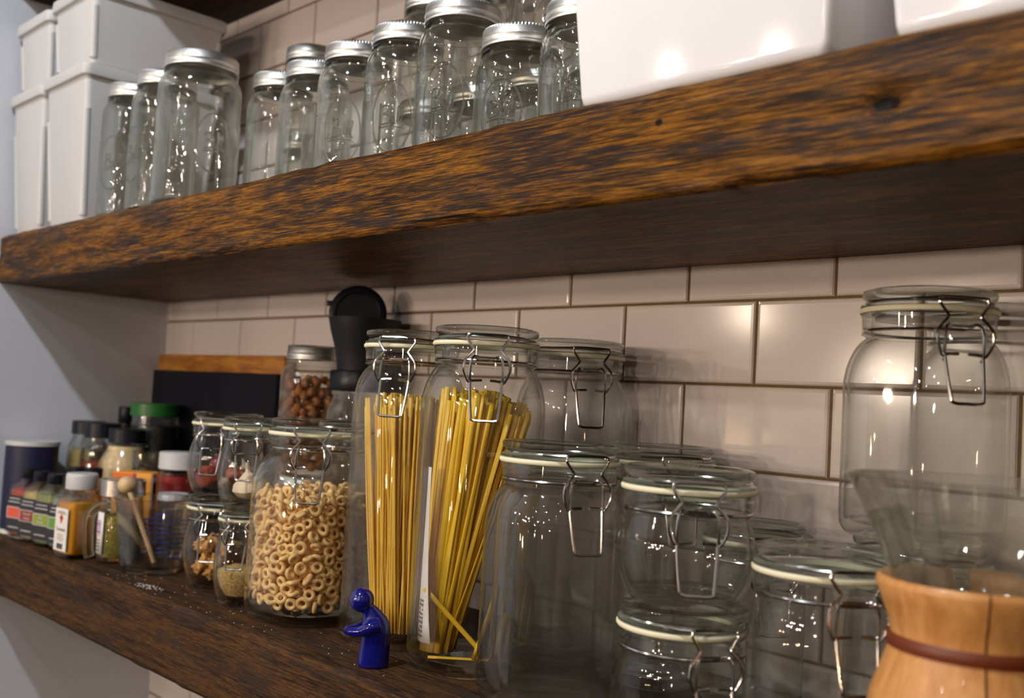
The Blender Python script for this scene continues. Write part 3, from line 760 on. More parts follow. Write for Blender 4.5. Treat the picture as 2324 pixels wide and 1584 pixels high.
sp = lambda a, b, z: (Vector((.374, -.189, z1))+rt*a+tw*b+Vector((0, 0, z)))
bulb('shallot', sp(-.021, .008, .023), .0142, M['shallot'], 'reddish brown shallot at the left of the shallot jar', 'shallot', .4, 1.2)
bulb('red_onion', sp(-.004, -.004, .036), .0150, M['onion'], 'purple red onion at the back of the shallot jar', 'onion', 1., .9, .3, 1.05)
bulb('shallot', sp(.012, .012, .024), .0138, M['shallot'], 'orange red shallot in the middle of the shallot jar', 'shallot', 2., 1.3)
bulb('garlic_clove', sp(.000, .026, .017), .0095, M['garlic'], 'single pale garlic clove in front of the shallots', 'garlic', .9, 1.6, .3, .75)
bulb('garlic_bulb', sp(.024, -.010, .026), .0120, M['garlic'], 'whole pale garlic bulb at the right inside the shallot jar', 'garlic', .2, .3, .5, 1.1)
bulb('garlic_bulb', (.481, -.2165, ZL+.105+.024), .0175, M['garlic'], 'pale garlic bulb inside the small jar on the seed jar', 'garlic', .2, .25, .5, 1.15)
def fill(name, x, y, z0, prof, m, label, cat, n=32, sq=None, rz=0., stuff=True):
    bm = NB(); lathe(bm, prof, n)
    o = obj(name, bm, m, loc=(x, y, z0)); o.rotation_euler = (0, 0, rz)
    return tag(o, label, cat, None, 'stuff' if stuff else None)
# seeds
bm = NB(); lathe(bm, [(0, .0105), (.0165, .0105), (.022, .018), (.0262, .030), (.0268, .036), (.016, .041), (0, .0435)], 40, fn=lambda r, z, a: (r, z+.0012*math.sin(5*a+r*300)*(z > .033)))
tag(obj('pale_seeds', bm, M['seed'], None, loc=(.479, -.2185, ZL)), 'pale brown seeds filling the bottom of the tiny jar', 'seeds', None, 'stuff')

# ------------------------------------------------------------------ blue figurine
tw, rt = view_axes(.768, -.252)
fb = Vector((0, 0, 0)); bm = NB()
P3 = lambda a, b, z: rt*a+tw*b+Vector((0, 0, z))
spine = [(.000, .0, .0000, .0128), (.000, .0, .002, .0140), (.0005, 0, .010, .0136), (.0010, 0, .022, .0130), (.0012, 0, .031, .0128), (.0005, 0, .038, .0122), (-.001, .0, .0435, .0104), (-.0042, .0, .0485, .0086), (-.0085, .0, .053, .0080)]
rings = []
for (a, b, z, r) in spine:
    rings.append([bm.verts.new(P3(a+r*math.cos(2*PI*k/20), b+r*.85*math.sin(2*PI*k/20), z)) for k in range(20)])
for A_, B_ in zip(rings, rings[1:]):
    for k in range(20): bm.faces.new((A_[k], A_[(k+1) % 20], B_[(k+1) % 20], B_[k]))
bm.faces.new(rings[0][::-1]); bm.faces.new(rings[-1])
blob(bm, P3(-.0130, 0, .0575), .0108, 1., 1., 1.03, 0., 3)
for sgn in (1, -1):
    pth = smoothpath([P3(.003, .0085*sgn, .038), P3(-.005, .0110*sgn, .0355), P3(-.013, .0085*sgn, .0315), P3(-.0215, .0042*sgn, .0305), P3(-.0265, .0028*sgn, .0315)], 4)
    rs = [.0052, .0050, .0047, .0042, .0034, .0026]
    bmr = len(pth)
    tube(bm, pth, .0066, False, 12, 1., 0, .0030)
fig = obj('ceramic_figurine', bm, M['blue'], None, loc=(.768, -.252, ZL))
rm = fig.modifiers.new('weld', 'REMESH'); rm.mode = 'VOXEL'; rm.voxel_size = .0008; rm.use_smooth_shade = True
sm = fig.modifiers.new('soft', 'SMOOTH'); sm.iterations = 8; sm.factor = .6
tag(fig, 'small glossy cobalt blue ceramic hugging figure on the lower shelf before the spaghetti jar', 'figurine')

# ------------------------------------------------------------------ pour-over coffee maker
cx, cy = 1.271, -.2265
t = thing('coffee_maker', 'hourglass glass pour-over coffee maker with wooden collar and leather tie at right', 'coffee maker', (cx, cy, ZL))
A0 = face_angle(cx, cy, -14)
def spout(r, z, a):
    d = (a-A0+PI) % (2*PI)-PI
    k = max(0, min(1, (z-.115)/.05))
    return r+k*.0045*math.exp(-(d/.13)**2)-k*.002*math.exp(-((abs(d)-.3)/.1)**2), z
prof = [(0, .004), (.045, .003), (.058, .0005), (.064, .006), (.0655, .016), (.063, .032), (.055, .058), (.045, .085), (.037, .105), (.034, .118), (.0355, .130), (.041, .147), (.0495, .168), (.0605, .192), (.0694, .2085), (.0700, .2098), (.0688, .2095)]
inn = [(r-.0028, z) for r, z in prof[-2:3:-1]]+[(.058, .006), (.04, .007), (0, .008)]
bm = NB(); lathe(bm, prof+inn, 96, fn=spout); obj('glass_body', bm, M['chem'], t)
def collar_part(a_start, a_end):
    bm = NB(); outp = [(.0430, .078), (.0535, .0770), (.0545, .079), (.0530, .088), (.0478, .103), (.0430, .117), (.0425, .122), (.0440, .130), (.0485, .142), (.0515, .150), (.0512, .1530), (.0495, .1545), (.0435, .1525)]
    innp = [(.0385, .140), (.0362, .128), (.0358, .118), (.0392, .102), (.0440, .090), (.0430, .078)][:-1]
    pr_ = outp+innp; n = 40; rows = []
    for i in range(n+1):
        a = a_start+(a_end-a_start)*i/n
        rows.append([bm.verts.new((r*math.cos(a), r*math.sin(a), z)) for r, z in pr_])
    for A_, B_ in zip(rows, rows[1:]):
        for j in range(len(pr_)): bm.faces.new((A_[j], A_[(j+1) % len(pr_)], B_[(j+1) % len(pr_)], B_[j]))
    bm.faces.new(rows[0]); bm.faces.new(rows[-1][::-1]); return bm
As = face_angle(cx, cy, 9)
obj('wooden_collar', collar_part(As+.014, As+PI-.10), M['collar'], t)
obj('wooden_collar', collar_part(As+PI+.10, As+2*PI-.014), M['collar'], t)
bm = NB(); lathe(bm, [(.0432, .1165), (.0446, .1160), (.0452, .1185), (.0450, .1225), (.0442, .1235), (.0428, .1225)], 64, closed=True); obj('leather_tie', bm, M['leather'], t)

# ------------------------------------------------------------------ grinder on its jar
gx, gy, gz = .455, -.055, ZL+.121
t = thing('coffee_grinder', 'black hand coffee grinder with round lid tucked in, on a glass jar', 'grinder', (gx, gy, gz))
R, H = .0415, .124
bm = NB(); lathe(bm, [(0, .003), (R*.8, .0006), (R, .008), (R, .085), (R*.97, .098), (.035, .108), (.033, .116), (.033, .121), (.0305, .121), (.0305, .112), (R*.93, .095), (R-.003, .012), (0, .007)], 48); obj('glass_base', bm, M['mason'], t)
bm = NB(); lathe(bm, [(0, .120), (.038, .120), (.0392, .122), (.0392, .144), (.038, .1455), (0, .1455)], 96, fn=lambda r, z, a: (r+(.0006*math.cos(48*a) if .121 < z < .1445 and r > .03 else 0), z)); obj('ribbed_collar', bm, M['blackp'], t)
bm = NB(); lathe(bm, [(0, .1455), (.0315, .1455), (.0325, .155), (.0365, .175), (.0425, .195), (.0452, .2085), (.0455, .2105), (.0435, .2105), (.041, .197), (.031, .16), (0, .158)], 56); obj('hopper', bm, M['blackm'], t)
tw, rt = view_axes(gx, gy)
bm = NB(); lathe(bm, [(0, -.004), (.0345, -.004), (.0362, -.002), (.0362, .003), (.0340, .0045), (.028, .0045), (.026, .0025), (0, .0025)], 56)
dsk = obj('round_lid', bm, M['blackp'], t, loc=(-.010*rt.x, -.010*rt.y, .2165)); dsk.rotation_mode = 'QUATERNION'
dsk.rotation_quaternion = (tw*.98-rt*.15+Vector((0, 0, .12))).to_track_quat('Z', 'Y')
bm = NB(); box(bm, -.0045, .0045, -.003, .003, -.004, .004, .0015)
kn = obj('lid_tab', bm, M['blackp'], dsk, loc=(-.0355, .012, 0))

# ------------------------------------------------------------------ boards at the back
bm = NB(); box(bm, -.176, .222, -.0235, -.004, ZL, ZL+.287, .003)
tag(obj('cutting_board', bm, M['board']), 'thick golden wooden cutting board standing against the tiles in the left corner', 'cutting board')
bm = NB(); box(bm, -.163, .2265, -.0365, -.025, ZL, ZL+.260, .0015)
tag(obj('slate_board', bm, M['slate']), 'black slate board standing in front of the wooden cutting board', 'board')

# ------------------------------------------------------------------ spices
def text_lines(bm, w, zs, y, mi=0, h=.0016, seed=1):
    rr = random.Random(seed)
    for z, frac in zs:
        x = -w*frac/2
        while x < w*frac/2-.0008:
            ww = rr.uniform(.0012, .0026)
            box(bm, x, min(x+ww*.8, w*frac/2), y-.0002, y, z-h/2*rr.uniform(.7, 1.1), z+h/2, mi=mi)
            x += ww
def text_obj(s, size, m, parent, loc, rz=0., name='lettering', align='CENTER', mirror=False):
    cu = bpy.data.curves.new(name, 'FONT'); cu.body = s; cu.size = size; cu.align_x = align; cu.align_y = 'CENTER'; cu.extrude = .00008
    cu.materials.append(m)
    tmp = bpy.data.objects.new(name, cu); COL.objects.link(tmp); bpy.context.view_layer.update()
    me = bpy.data.meshes.new_from_object(tmp.evaluated_get(bpy.context.evaluated_depsgraph_get()))
    bpy.data.objects.remove(tmp); me.name = name
    if not me.materials: me.materials.append(m)
    o = bpy.data.objects.new(name, me); COL.objects.link(o); o.parent = parent; o.location = loc; o.rotation_euler = (PI/2, 0, rz)
    return o
def spice_bottle(label, x, y, rz, patch, words, fillm, fillname, flabel, H=.1015, hw=.0203, seed=1, group='black-capped spice bottles', back=False):
    t = thing('spice_bottle', label, 'spice bottle', (x, y, ZL), rz, group)
    e = 6.
    zb = H-.026
    prof = [(0, .0015), (hw*.8, .0005, e), (hw*.96, .0015, e), (hw, .005, e), (hw, zb-.004, e), (hw*.97, zb, e), (hw*.8, zb+.006, 3.), (.0112, zb+.011), (.0108, H-.012), (.0108, H-.004), (.0092, H-.004), (.0092, zb+.009), (hw*.78, zb+.002, 3.), (hw*.93, zb-.006, e), (hw*.93, .007, e), (hw*.8, .0045, e), (0, .0045)]
    bm = NB(); lathe(bm, prof, 40); obj('bottle_body', bm, M['plainglass'], t)
    bm = NB(); lathe(bm, [(0, H), (.0116, H), (.0124, H-.0008), (.0125, H-.013), (.0118, H-.014), (.0110, H-.014), (.0110, H-.003), (0, H-.003)], 40); obj('cap', bm, M['blackp'], t)
    bm = NB(); z0, z1 = .010, .063
    w = hw+.0004
    # wrap: front and right side
    box(bm, -hw*.92, hw*.92, -w-.0003, -w, z0, z1); box(bm, w, w+.0003, -hw*.92, hw*.92, z0, z1); box(bm, -w-.0003, -w, -hw*.92, hw*.92, z0, z1)
    lb = obj('label', bm, M['labelblk'], t, smooth=False)
    if not back:
        bm = NB(); box(bm, -hw*.86, hw*.86, -w-.0006, -w-.0002, .030, .0465); obj('patch_border', bm, M['inkwht'], lb, smooth=False)
        bm = NB(); box(bm, -hw*.78, hw*.78, -w-.0009, -w-.0005, .0310, .0455); obj('colour_patch', bm, patch, lb, smooth=False)
        for k, ln in enumerate(((.0585, .8), (.0535, .95), (.017, .8))):
            bm = NB(); text_lines(bm, hw*1.5, [ln], -w-.0004, seed=seed*5+k); obj('print', bm, M['inkwht'], lb, smooth=False)
        for k, wd in enumerate(words): text_obj(wd, .0052, M['inkwht'], lb, (0, -w-.0011, .0412-.006*k))
    hf = zb-.004
    bm = NB(); lathe(bm, [(0, .005), (hw*.78, .005, e), (hw*.91, .0075, e), (hw*.91, hf-.004, e), (hw*.86, hf, e), (0, hf+.001)], 40)
    f = obj(fillname, bm, fillm, None, loc=(x, y, ZL)); f.rotation_euler = (0, 0, rz); tag(f, flabel, 'spice', None, 'stuff')
    return t
PH = math.radians(15)
spice_bottle('black-labelled spice bottle with a coral patch and red spice, next to the navy canister', -.080, -.2525, PH, M['coral'], (), M['redsp'], 'red_spice', 'orange red ground spice in the bottle nearest the navy canister', seed=1)
spice_bottle('black-labelled spice bottle with a brick red patch and tan spice', -.0345, -.2505, PH, M['brick'], ('Ground', 'Cumin'), M['yellowsp'], 'tan_spice', 'tan ground spice in the bottle with the brick red patch', seed=2)
spice_bottle('black-labelled spice bottle with a lime green patch and pale leaves', .0105, -.2480, PH, M['lime'], ('Bay', 'Leaves'), M['greensp'], 'green_spice', 'pale green leaves in the bottle with the lime patch', seed=3)
spice_bottle('black-labelled spice bottle with a leaf green patch, half hidden by the turmeric', .0540, -.2430, PH, M['leaf'], (), M['labelgry'], 'grey_spice', 'greyish spice in the bottle half hidden by the turmeric', seed=4)
spice_bottle('black-capped spice bottle in the second row behind the lime patch bottle', -.031, -.203, PH, M['lime'], (), M['chili'], 'dark_spice', 'dark spice in the second row behind the lime patch bottle', H=.108, seed=5, back=True)
spice_bottle('black-capped spice bottle in the second row behind the turmeric cap', .017, -.199, PH, M['lime'], (), M['nutbrown'], 'brown_spice', 'brown spice in the second row behind the turmeric cap', H=.1105, seed=6, back=True)
# turmeric
rz = math.radians(5.5)
t = thing('spice_bottle', 'square bottle of bright yellow turmeric with a white cap and white label', 'spice bottle', (.1148, -.2545, ZL), rz, 'white-capped spice bottles')
hw, e = .0235, 7.
bm = NB(); lathe(bm, [(0, .0015), (hw*.8, .0006, e), (hw*.96, .002, e), (hw, .006, e), (hw, .072, e), (hw*.96, .077, e), (hw*.8, .082, 3.), (.0165, .086), (.016, .108), (.0145, .108), (.0145, .085), (hw*.75, .079, 3.), (hw*.92, .073, e), (hw*.92, .008, e), (hw*.8, .005, e), (0, .005)], 48); obj('bottle_body', bm, M['plainglass'], t)
bm = NB(); lathe(bm, [(0, .112), (.0185, .112), (.0200, .1105), (.0203, .108), (.0203, .0925), (.0198, .091), (.0175, .091), (.0175, .109), (0, .109)], 72, fn=lambda r, z, a: (r+(.00015*math.cos(60*a) if .093 < z < .108 else 0), z)); obj('cap', bm, M['white'], t)
bm = NB(); box(bm, -.0165, .0165, -hw-.0009, -hw-.0004, .0105, .0660, .0); lb = obj('label', bm, M['labelwht'], t, smooth=False)
bm = NB(); rot45 = Matrix.Translation((0, -hw-.0012, .0535)) @ Matrix.Rotation(PI/4, 4, 'Y')
box(bm, -.0036, .0036, -.0001, .0001, -.0036, .0036, mtx=rot45); box(bm, -.0014, .0014, -hw-.0013, -hw-.0011, .0465, .051); obj('red_leaf_mark', bm, M['inkred'], lb, smooth=False)
text_obj('Turmeric', .0068, M['ink'], lb, (0, -hw-.0011, .0385))
bm = NB(); text_lines(bm, .026, [(.0615, .7), (.0595, .9)], -hw-.001, seed=9, h=.0014); obj('print', bm, M['labelgry'], lb, smooth=False)
bm = NB(); text_lines(bm, .022, [(.0315, .8), (.029, .7), (.0265, .85), (.024, .6)], -hw-.001, seed=10, h=.001); obj('print', bm, M['labelgry'], lb, smooth=False)
bm = NB()
for k in range(13): box(bm, -.008+k*.00125, -.008+k*.00125+rnd.uniform(.0003, .0009), -hw-.0012, -hw-.001, .0130, .0200)
obj('barcode', bm, M['ink'], lb, smooth=False)
bm = NB(); lathe(bm, [(0, .006), (hw*.8, .006, e), (hw*.9, .009, e), (hw*.9, .070, e), (hw*.86, .0735, e), (0, .0735)], 48)
f = obj('turmeric_powder', bm, M['turm'], None, loc=(.1148, -.2545, ZL)); f.rotation_euler = (0, 0, rz); tag(f, 'bright yellow turmeric powder in the square white-capped bottle', 'spice', None, 'stuff')
# herb jar with steel lid
ox, oy = .1685, -.2215
t = thing('herb_jar', 'glass jar of dried herbs with a shiny steel lid, seen behind the measuring cup handle', 'jar', (ox, oy, ZL), 0., 'spice jars')
R = .0275
bm = NB(); lathe(bm, [(0, .002), (R*.85, .0006), (R, .005), (R, .068), (R*.96, .076), (.0255, .082), (.0255, .104), (.0235, .104), (.0235, .081), (R*.9, .074), (R-.002, .008), (0, .006)], 48); obj('jar_body', bm, M['plainglass'], t)
bm = NB(); lathe(bm, [(0, .1085), (.0275, .1085), (.0285, .1075), (.0285, .0872), (.0275, .0868), (.0262, .0868), (.0262, .107), (0, .107)], 64); obj('lid', bm, M['steel'], t)
bm = NB()
a0 = math.atan2(-1, .15)-.25
rows = []
for i in range(9):
    a = a0-.42+.84*i/8; rows.append([bm.verts.new(((R+.0005)*math.cos(a), (R+.0005)*math.sin(a), z)) for z in (.012, .066)])
for A_, B_ in zip(rows, rows[1:]): bm.faces.new((A_[0], B_[0], B_[1], A_[1]))
lb = obj('label', bm, M['labelwht'], t); lb.modifiers.new('s', 'SOLIDIFY').thickness = .0003
bm = NB()
for z0_, z1_ in ((.036, .056),):
    rows = []
    for i in range(5):
        a = a0-.25+.5*i/4; rows.append([bm.verts.new(((R+.0010)*math.cos(a), (R+.0010)*math.sin(a), z)) for z in (z0_, z1_)])
    for A_, B_ in zip(rows, rows[1:]): bm.faces.new((A_[0], B_[0], B_[1], A_[1]))
obj('lilac_patch', bm, M['lilac'], lb)
bm = NB()
for z in (.017, .022, .026, .030, .0405, .0505):
    rows = []
    for i in range(7):
        a = a0-.2+.4*i/6+rnd.uniform(-.01, .01)
        tube(bm, [((R+.0012)*math.cos(a), (R+.0012)*math.sin(a), z), ((R+.0012)*math.cos(a+.035), (R+.0012)*math.sin(a+.035), z)], .0005, False, 4)
obj('print', bm, M['ink'], lb)
fill('dried_herbs', ox, oy, ZL, [(0, .007), (R*.8, .007), (R*.9, .01), (R*.9, .058), (R*.8, .061), (0, .062)], M['herb'], 'dried green brown herbs in the steel-lidded jar', 'herbs')

# measuring cup
px, py = .2535, -.2165
t = thing('measuring_cup', 'clear glass measuring cup with loop handle and blue markings on the lower shelf', 'measuring cup', (px, py, ZL))
al = face_angle(px, py, -78)                                            # handle points to the viewer's left
asp = al+PI
def lip(r, z, a):
    d = (a-asp+PI) % (2*PI)-PI
    k = max(0, (z-.072)/.02)
    return r+k*.006*math.exp(-(d/.25)**2), z
prof = [(0, .003), (.028, .0028), (.031, .0005), (.035, .0015), (.0372, .007), (.0392, .025), (.0425, .055), (.0455, .080), (.0472, .0890), (.0486, .0903), (.0488, .0922), (.0475, .0936), (.0460, .0930)]
inn = [(.0440, .088), (.0422, .075), (.0393, .052), (.0360, .025), (.0342, .0105), (.030, .007), (0, .007)]
bm = NB(); lathe(bm, prof+inn, 64, fn=lip); obj('cup_body', bm, M['chem'], t)
hd = Vector((math.cos(al), math.sin(al), 0))
pth = smoothpath([hd*.0445+Vector((0, 0, .0785)), hd*.056+Vector((0, 0, .083)), hd*.070+Vector((0, 0, .080)), hd*.0765+Vector((0, 0, .069)), hd*.077+Vector((0, 0, .05)), hd*.0755+Vector((0, 0, .028)), hd*.0735+Vector((0, 0, .021))], 5)
bm = NB(); tube(bm, pth, .0062, False, 14, 1.25); obj('handle', bm, M['cliplid'], t)
am = face_angle(px, py, 175)
bm = NB()
mr = lambda z: .0380+.1*(z-.01)+.0004
def band(a0_, a1_, z, th):
    n = 5; rows = []
    for i in range(n+1):
        a = a0_+(a1_-a0_)*i/n; rows.append([bm.verts.new(((mr(zz))*math.cos(a), (mr(zz))*math.sin(a), zz)) for zz in (z, z+th)])
    for A_, B_ in zip(rows, rows[1:]): bm.faces.new((A_[0], B_[0], B_[1], A_[1]))
for z, ws in ((.016, ((-.42, .42),)), (.0215, ((-.4, -.05), (.05, .4))), (.029, ((-.45, .42),)), (.0345, ((-.3, -.02), (.1, .45))), (.041, ((-.45, .35),)), (.0465, ((-.35, 0), (.08, .4))), (.053, ((-.42, .42),)), (.059, ((-.2, .4),)), (.065, ((-.42, .1),))):
    for a0_, a1_ in ws: band(am+a0_, am+a1_, z, .0026)
mk = obj('blue_markings', bm, M['inkblue'], t); mk.modifiers.new('s', 'SOLIDIFY').thickness = .0002
# wooden ball stick in the cup
tw, rt = view_axes(px, py)
b0 = Vector((px, py, ZL))+rt*.004+tw*(-.002)+Vector((0, 0, .0105)); b1 = Vector((.2045, -.2325, ZL+.1045))
bm = NB(); tube(bm, [b0-b0, (b1-b0)*.3, (b1-b0)*.6, (b1-b0)*.96], .0028, False, 12, 1., 0, .0036); blob(bm, b1-b0, .0118, 1, 1, 1, 0., 3)
tag(obj('wooden_stick', bm, M['pale'], None, loc=b0), 'pale wooden stick with a ball end standing in the glass measuring cup', 'kitchen tool')
# navy canister
t = thing('canister', 'round navy blue card canister with a white lid by the painted wall', 'canister', (-.1385, -.2315, ZL))
R = .0375
bm = NB(); lathe(bm, [(0, 0), (R, 0), (R, .131), (0, .131)], 48); obj('card_tube', bm, M['navy'], t)
bm = NB(); lathe(bm, [(0, .139), (R*.93, .139), (R*.97, .1395), (R+.0012, .1385), (R+.0014, .1325), (R+.0004, .1318), (0, .1318)], 48); obj('lid', bm, M['white'], t)
bm = NB(); lathe(bm, [(R+.0003, .0005), (R+.0007, .0005), (R+.0007, .007), (R+.0003, .007)], 48, closed=True); obj('base_band', bm, M['labelwht'], t)
# round spice jars with wide black caps
def round_jar(label, x, y, H, R, rc, hcap, capm, fillm, fillname, flabel, fillh, name='spice_jar', shoulder=.028, group='spice jars', glassm='plainglass'):
    t = thing(name, label, 'jar', (x, y, ZL), 0, group)
    zc = H-hcap; zs_ = zc-shoulder
    pf = [(0, .002), (R*.85, .0006), (R, .005), (R, zs_), (R*.97, zs_+.006), (rc*.92+(R-rc*.92)*.35, zs_+shoulder*.6), (rc*.92, zc-.004), (rc*.92, H-.003)]
    bm = NB(); lathe(bm, pf+[(r-.0018, z) for r, z in pf[:3:-1]]+[(R-.002, .008), (0, .006)], 40); obj('jar_body', bm, M[glassm], t)
    bm = NB(); lathe(bm, [(0, H), (rc*.95, H), (rc, H-.001), (rc, zc+.0005), (rc*.97, zc), (rc*.935, zc), (rc*.935, H-.002), (0, H-.002)], 80, fn=lambda r, z, a: (r+(.0003*math.cos(40*a) if r > rc*.96 and zc+.001 < z < H-.0012 else 0), z)); obj('cap', bm, capm, t)
    if fillm:
        fp = [(0, .0075)]+[(max(.002, r-.0032), max(z, .0085)) for r, z in pf[2:] if z < fillh]
        fp += [(fp[-1][0], fillh), (0, fillh+.001)]
        fill(fillname, x, y, ZL, fp, fillm, flabel, 'spice')
    return t
round_jar('black-capped glass jar of yellowish spice nearest the painted wall', -.1405, -.1465, .1715, .030, .0255, .021, M['blackp'], M['yellowsp'], 'yellowish_spice', 'yellowish spice in the black-capped jar nearest the painted wall', .125)
round_jar('black-capped glass jar of red brown chili flakes behind the beige jar', -.0800, -.1500, .1715, .030, .0262, .023, M['blackp'], M['chili'], 'chili_flakes', 'red brown chili flakes in the middle black-capped jar', .112)
round_jar('wide black-capped jar of beige granules, right of the chili flakes', -.0125, -.1405, .1662, .0375, .0262, .0205, M['blackp'], M['beige'], 'beige_granules', 'beige granules filling the wide black-capped jar', .140, shoulder=.034)
round_jar('small clear lidded jar between the beige granules and the white-lidded red jar', .0460, -.1345, .1375, .0205, .0200, .028, M['plainglass'], M['beige'], 'pale_granules', 'pale granules in the small clear-lidded jar', .095, shoulder=.006)
round_jar('jar of red paste with a white lid behind the orange box', .1412, -.1300, .1425, .030, .0285, .0235, M['white'], M['redsauce'], 'red_paste', 'red paste in the white-lidded jar', .110, shoulder=.010)
round_jar('dark olive jar with a green lid in front of the slate board', -.0520, -.0790, .2055, .0370, .0380, .020, M['greenlid'], M['dkgreen'], 'dark_olives', 'dark contents of the green-lidded jar', .170, name='olive_jar', shoulder=.022)
round_jar('small white-lidded dark jar just behind the measuring cup', .1960, -.1640, .0915, .0200, .0205, .0090, M['white'], M['navy'], 'dark_filling', 'dark contents of the small white-lidded jar behind the measuring cup', .076, shoulder=.006)
t = thing('bottle', 'slim dark bottle with a black cap in the corner left of the green lid', 'bottle', (-.1585, -.079, ZL))
bm = NB(); lathe(bm, [(0, .002), (.019, .0005), (.021, .005), (.021, .13), (.018, .148), (.0105, .160), (.0105, .175), (0, .175)], 32); obj('bottle_body', bm, M['dkgreen'], t)
bm = NB(); lathe(bm, [(0, .196), (.0122, .196), (.0128, .195), (.0128, .170), (.012, .169), (0, .169)], 40); obj('cap', bm, M['blackp'], t)
# orange carton
f_ = Vector((-.905, .43, 0)); r2 = Vector((.43, .905, 0))
near = Vector((.120, -.160, ZL)); lc = near-r2*.052+f_*.026
ex = (near-lc); W_ = ex.length; ex.normalize(); ang = math.atan2(ex.y, ex.x)
t = thing('carton', 'small orange and amber card box with an open side behind the steel-lidded jar', 'box', lc, ang)
D_, Hc = .040, .1105
bm = NB(); box(bm, 0, W_, 0, D_, 0, Hc, .0008); obj('box_body', bm, M['amberc'], t, smooth=False)
bm = NB(); box(bm, .001, W_*.52, -.0006, 0, Hc-.020, Hc-.001); obj('orange_band', bm, M['orange'], t, smooth=False)
bm = NB(); box(bm, W_*.52, W_*.60, -.0006, 0, Hc-.026, Hc-.001); obj('magenta_stripe', bm, M['magenta'], t, smooth=False)
bm = NB(); box(bm, W_, W_+.0007, .002, D_-.001, Hc-.05, Hc-.002); sd = obj('white_side', bm, M['labelwht'], t, smooth=False)
bm = NB(); box(bm, W_+.0006, W_+.0013, .003, D_-.008, Hc-.048, Hc-.009); obj('brown_panel', bm, M['brownc'], sd, smooth=False)
bm = NB()
for k in range(6): box(bm, W_+.0010, W_+.0016, .004+k*.0045, .0066+k*.0045, Hc-.0125, Hc-.008)
obj('serrated_edge', bm, M['labelwht'], sd, smooth=False)
# flour spill
bm = NB()
for k in range(60):
    a, b = rnd.gauss(0, .016), rnd.gauss(0, .0045)
    s_ = rnd.uniform(.0003, .0008)
    box(bm, .345+a-s_, .345+a+s_, -.2615+b-s_*.8, -.2615+b+s_*.8, ZL, ZL+s_)
for k in range(70):
    xx, yy = rnd.uniform(.25, .8), rnd.uniform(-.275, -.22); s_ = rnd.uniform(.0002, .0005)
    box(bm, xx-s_, xx+s_, yy-s_, yy+s_, ZL, ZL+s_)
tag(obj('flour_crumbs', bm, M['flour'], smooth=False), 'white crumbs spilled on the lower shelf before the measuring cup', 'crumbs', None, 'stuff')

# ------------------------------------------------------------------ light
def lamp(name, kind, loc, energy, col, size=.05, target=None, spot=None):
    d = bpy.data.lights.new(name, kind); d.energy = energy; d.color = col
    if kind in ('POINT', 'SPOT'): d.shadow_soft_size = size
    if kind == 'AREA': d.size = size
    if kind == 'SPOT': d.spot_size = spot or 2.; d.spot_blend = .4
    o = bpy.data.objects.new(name, d); COL.objects.link(o); o.location = loc
    if target: o.rotation_euler = (Vector(target)-Vector(loc)).to_track_quat('-Z', 'Y').to_euler()
    return o
COOL, WARM, NEUT = (.86, .92, 1.), (1., .66, .38), (1., .90, .78)
lamp('ceiling_spot', 'POINT', (.85, -1.12, 1.12), 36, COOL, .03)
for i, (x, y, z, e_) in enumerate(((-.27, -2.5, 1.1, 16), (1.5, -2.6, 1.15, 15), (2.2, -1.5, 1.15, 9), (.5, -3.4, 1.1, 10), (-.1, -1.6, 1.15, 7), (1.9, -3.2, .9, 8))):
    lamp('ceiling_spot', 'POINT', (x, y, z), e_*.75, (1., .94, .88), .03)
for i, (x, y, z, e_) in enumerate(((-.75, -2.7, .30, 15), (-.25, -3.0, .06, 18), (.10, -2.7, .22, 18), (.45, -3.1, .08, 15), (-.5, -3.3, .10, 15), (.75, -2.8, .28, 12), (1.75, -2.6, .06, 14))):  # last entry is an added fill lamp that brightens the jar contents
    lamp('table_and_fill_lamp', 'POINT', (x, y, z), e_, (1., .80, .64), .03)
for (x, y, z, e_) in ((-.97, -3.0, -.22, 5), (-.45, -3.0, -.55, 5), (.35, -3.3, -.42, 5), (1.1, -3.1, -.35, 4)):
    lamp('candle_lamp', 'POINT', (x, y, z), e_, WARM, .022)
w = bpy.data.worlds.new('room'); sc.world = w; w.use_nodes = True
nt = w.node_tree; nt.nodes.clear()
bg = nt.nodes.new('ShaderNodeBackground'); wo = nt.nodes.new('ShaderNodeOutputWorld'); L(nt, bg.outputs[0], wo.inputs[0])
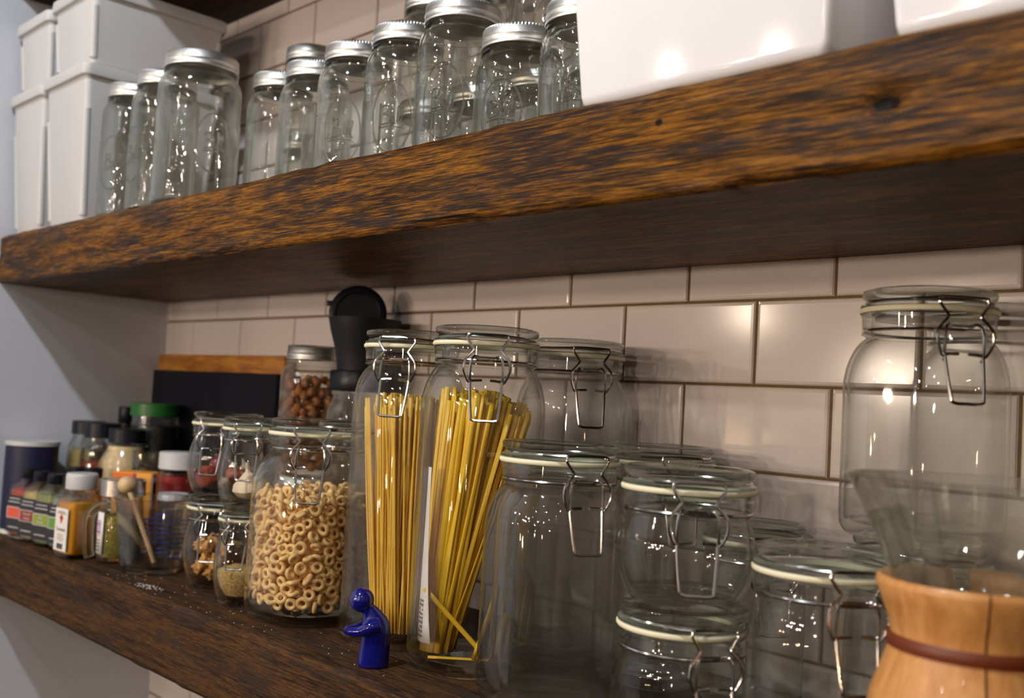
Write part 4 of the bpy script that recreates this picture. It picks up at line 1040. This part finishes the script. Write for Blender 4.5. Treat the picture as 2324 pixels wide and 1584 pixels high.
tc = nt.nodes.new('ShaderNodeTexCoord'); nz = N(nt, 'ShaderNodeTexNoise', Scale=2.2, Detail=2.); L(nt, tc.outputs['Generated'], nz.inputs['Vector'])
sx = nt.nodes.new('ShaderNodeSeparateXYZ'); L(nt, tc.outputs['Generated'], sx.inputs[0])
dimdown = ramp(nt, math_node(nt, 'ADD', math_node(nt, 'MULTIPLY', sx.outputs[2], .5), .5), [(.42, (.10, .10, .10)), (.58, (1, 1, 1))])
mxw = N(nt, 'ShaderNodeMix', _data_type='RGBA', _blend_type='MULTIPLY'); mxw.inputs[0].default_value = 1.
L(nt, ramp(nt, nz.outputs[0], [(.35, (.04, .036, .036)), (.65, (.25, .21, .18))]), mxw.inputs[6]); L(nt, dimdown, mxw.inputs[7])
L(nt, mxw.outputs[2], bg.inputs[0]); bg.inputs[1].default_value = .75

# ------------------------------------------------------------------ camera
cd = bpy.data.cameras.new('camera'); co = bpy.data.objects.new('camera', cd); COL.objects.link(co)
cd.sensor_fit = 'HORIZONTAL'; cd.sensor_width = 36.; cd.lens = 2321.258*36/2324
Fv, Rv, Uv = Vector((-.7141, .6981, .0521)), Vector((.7, .7119, .0558)), Vector((-.0019, -.0763, .9971))
mx = Matrix((Rv, Uv, -Fv)).transposed()
co.matrix_world = Matrix.Translation(CAM) @ mx.to_4x4()
cd.clip_start = .02
cd.dof.use_dof = True; cd.dof.focus_distance = .90; cd.dof.aperture_fstop = 5.6
sc.camera = co
sc.view_settings.view_transform = 'Standard'; sc.view_settings.look = 'None'; sc.view_settings.gamma = 1.; sc.view_settings.use_curve_mapping = False
sc.view_settings.exposure = .52
cy_ = sc.cycles
cy_.use_denoising = True; cy_.max_bounces = 9; cy_.transparent_max_bounces = 24; cy_.transmission_bounces = 6; cy_.glossy_bounces = 3; cy_.diffuse_bounces = 5
cy_.use_adaptive_sampling = True; cy_.adaptive_threshold = .1; cy_.adaptive_min_samples = 16
cy_.caustics_reflective = False; cy_.caustics_refractive = False; cy_.sample_clamp_indirect = 6.
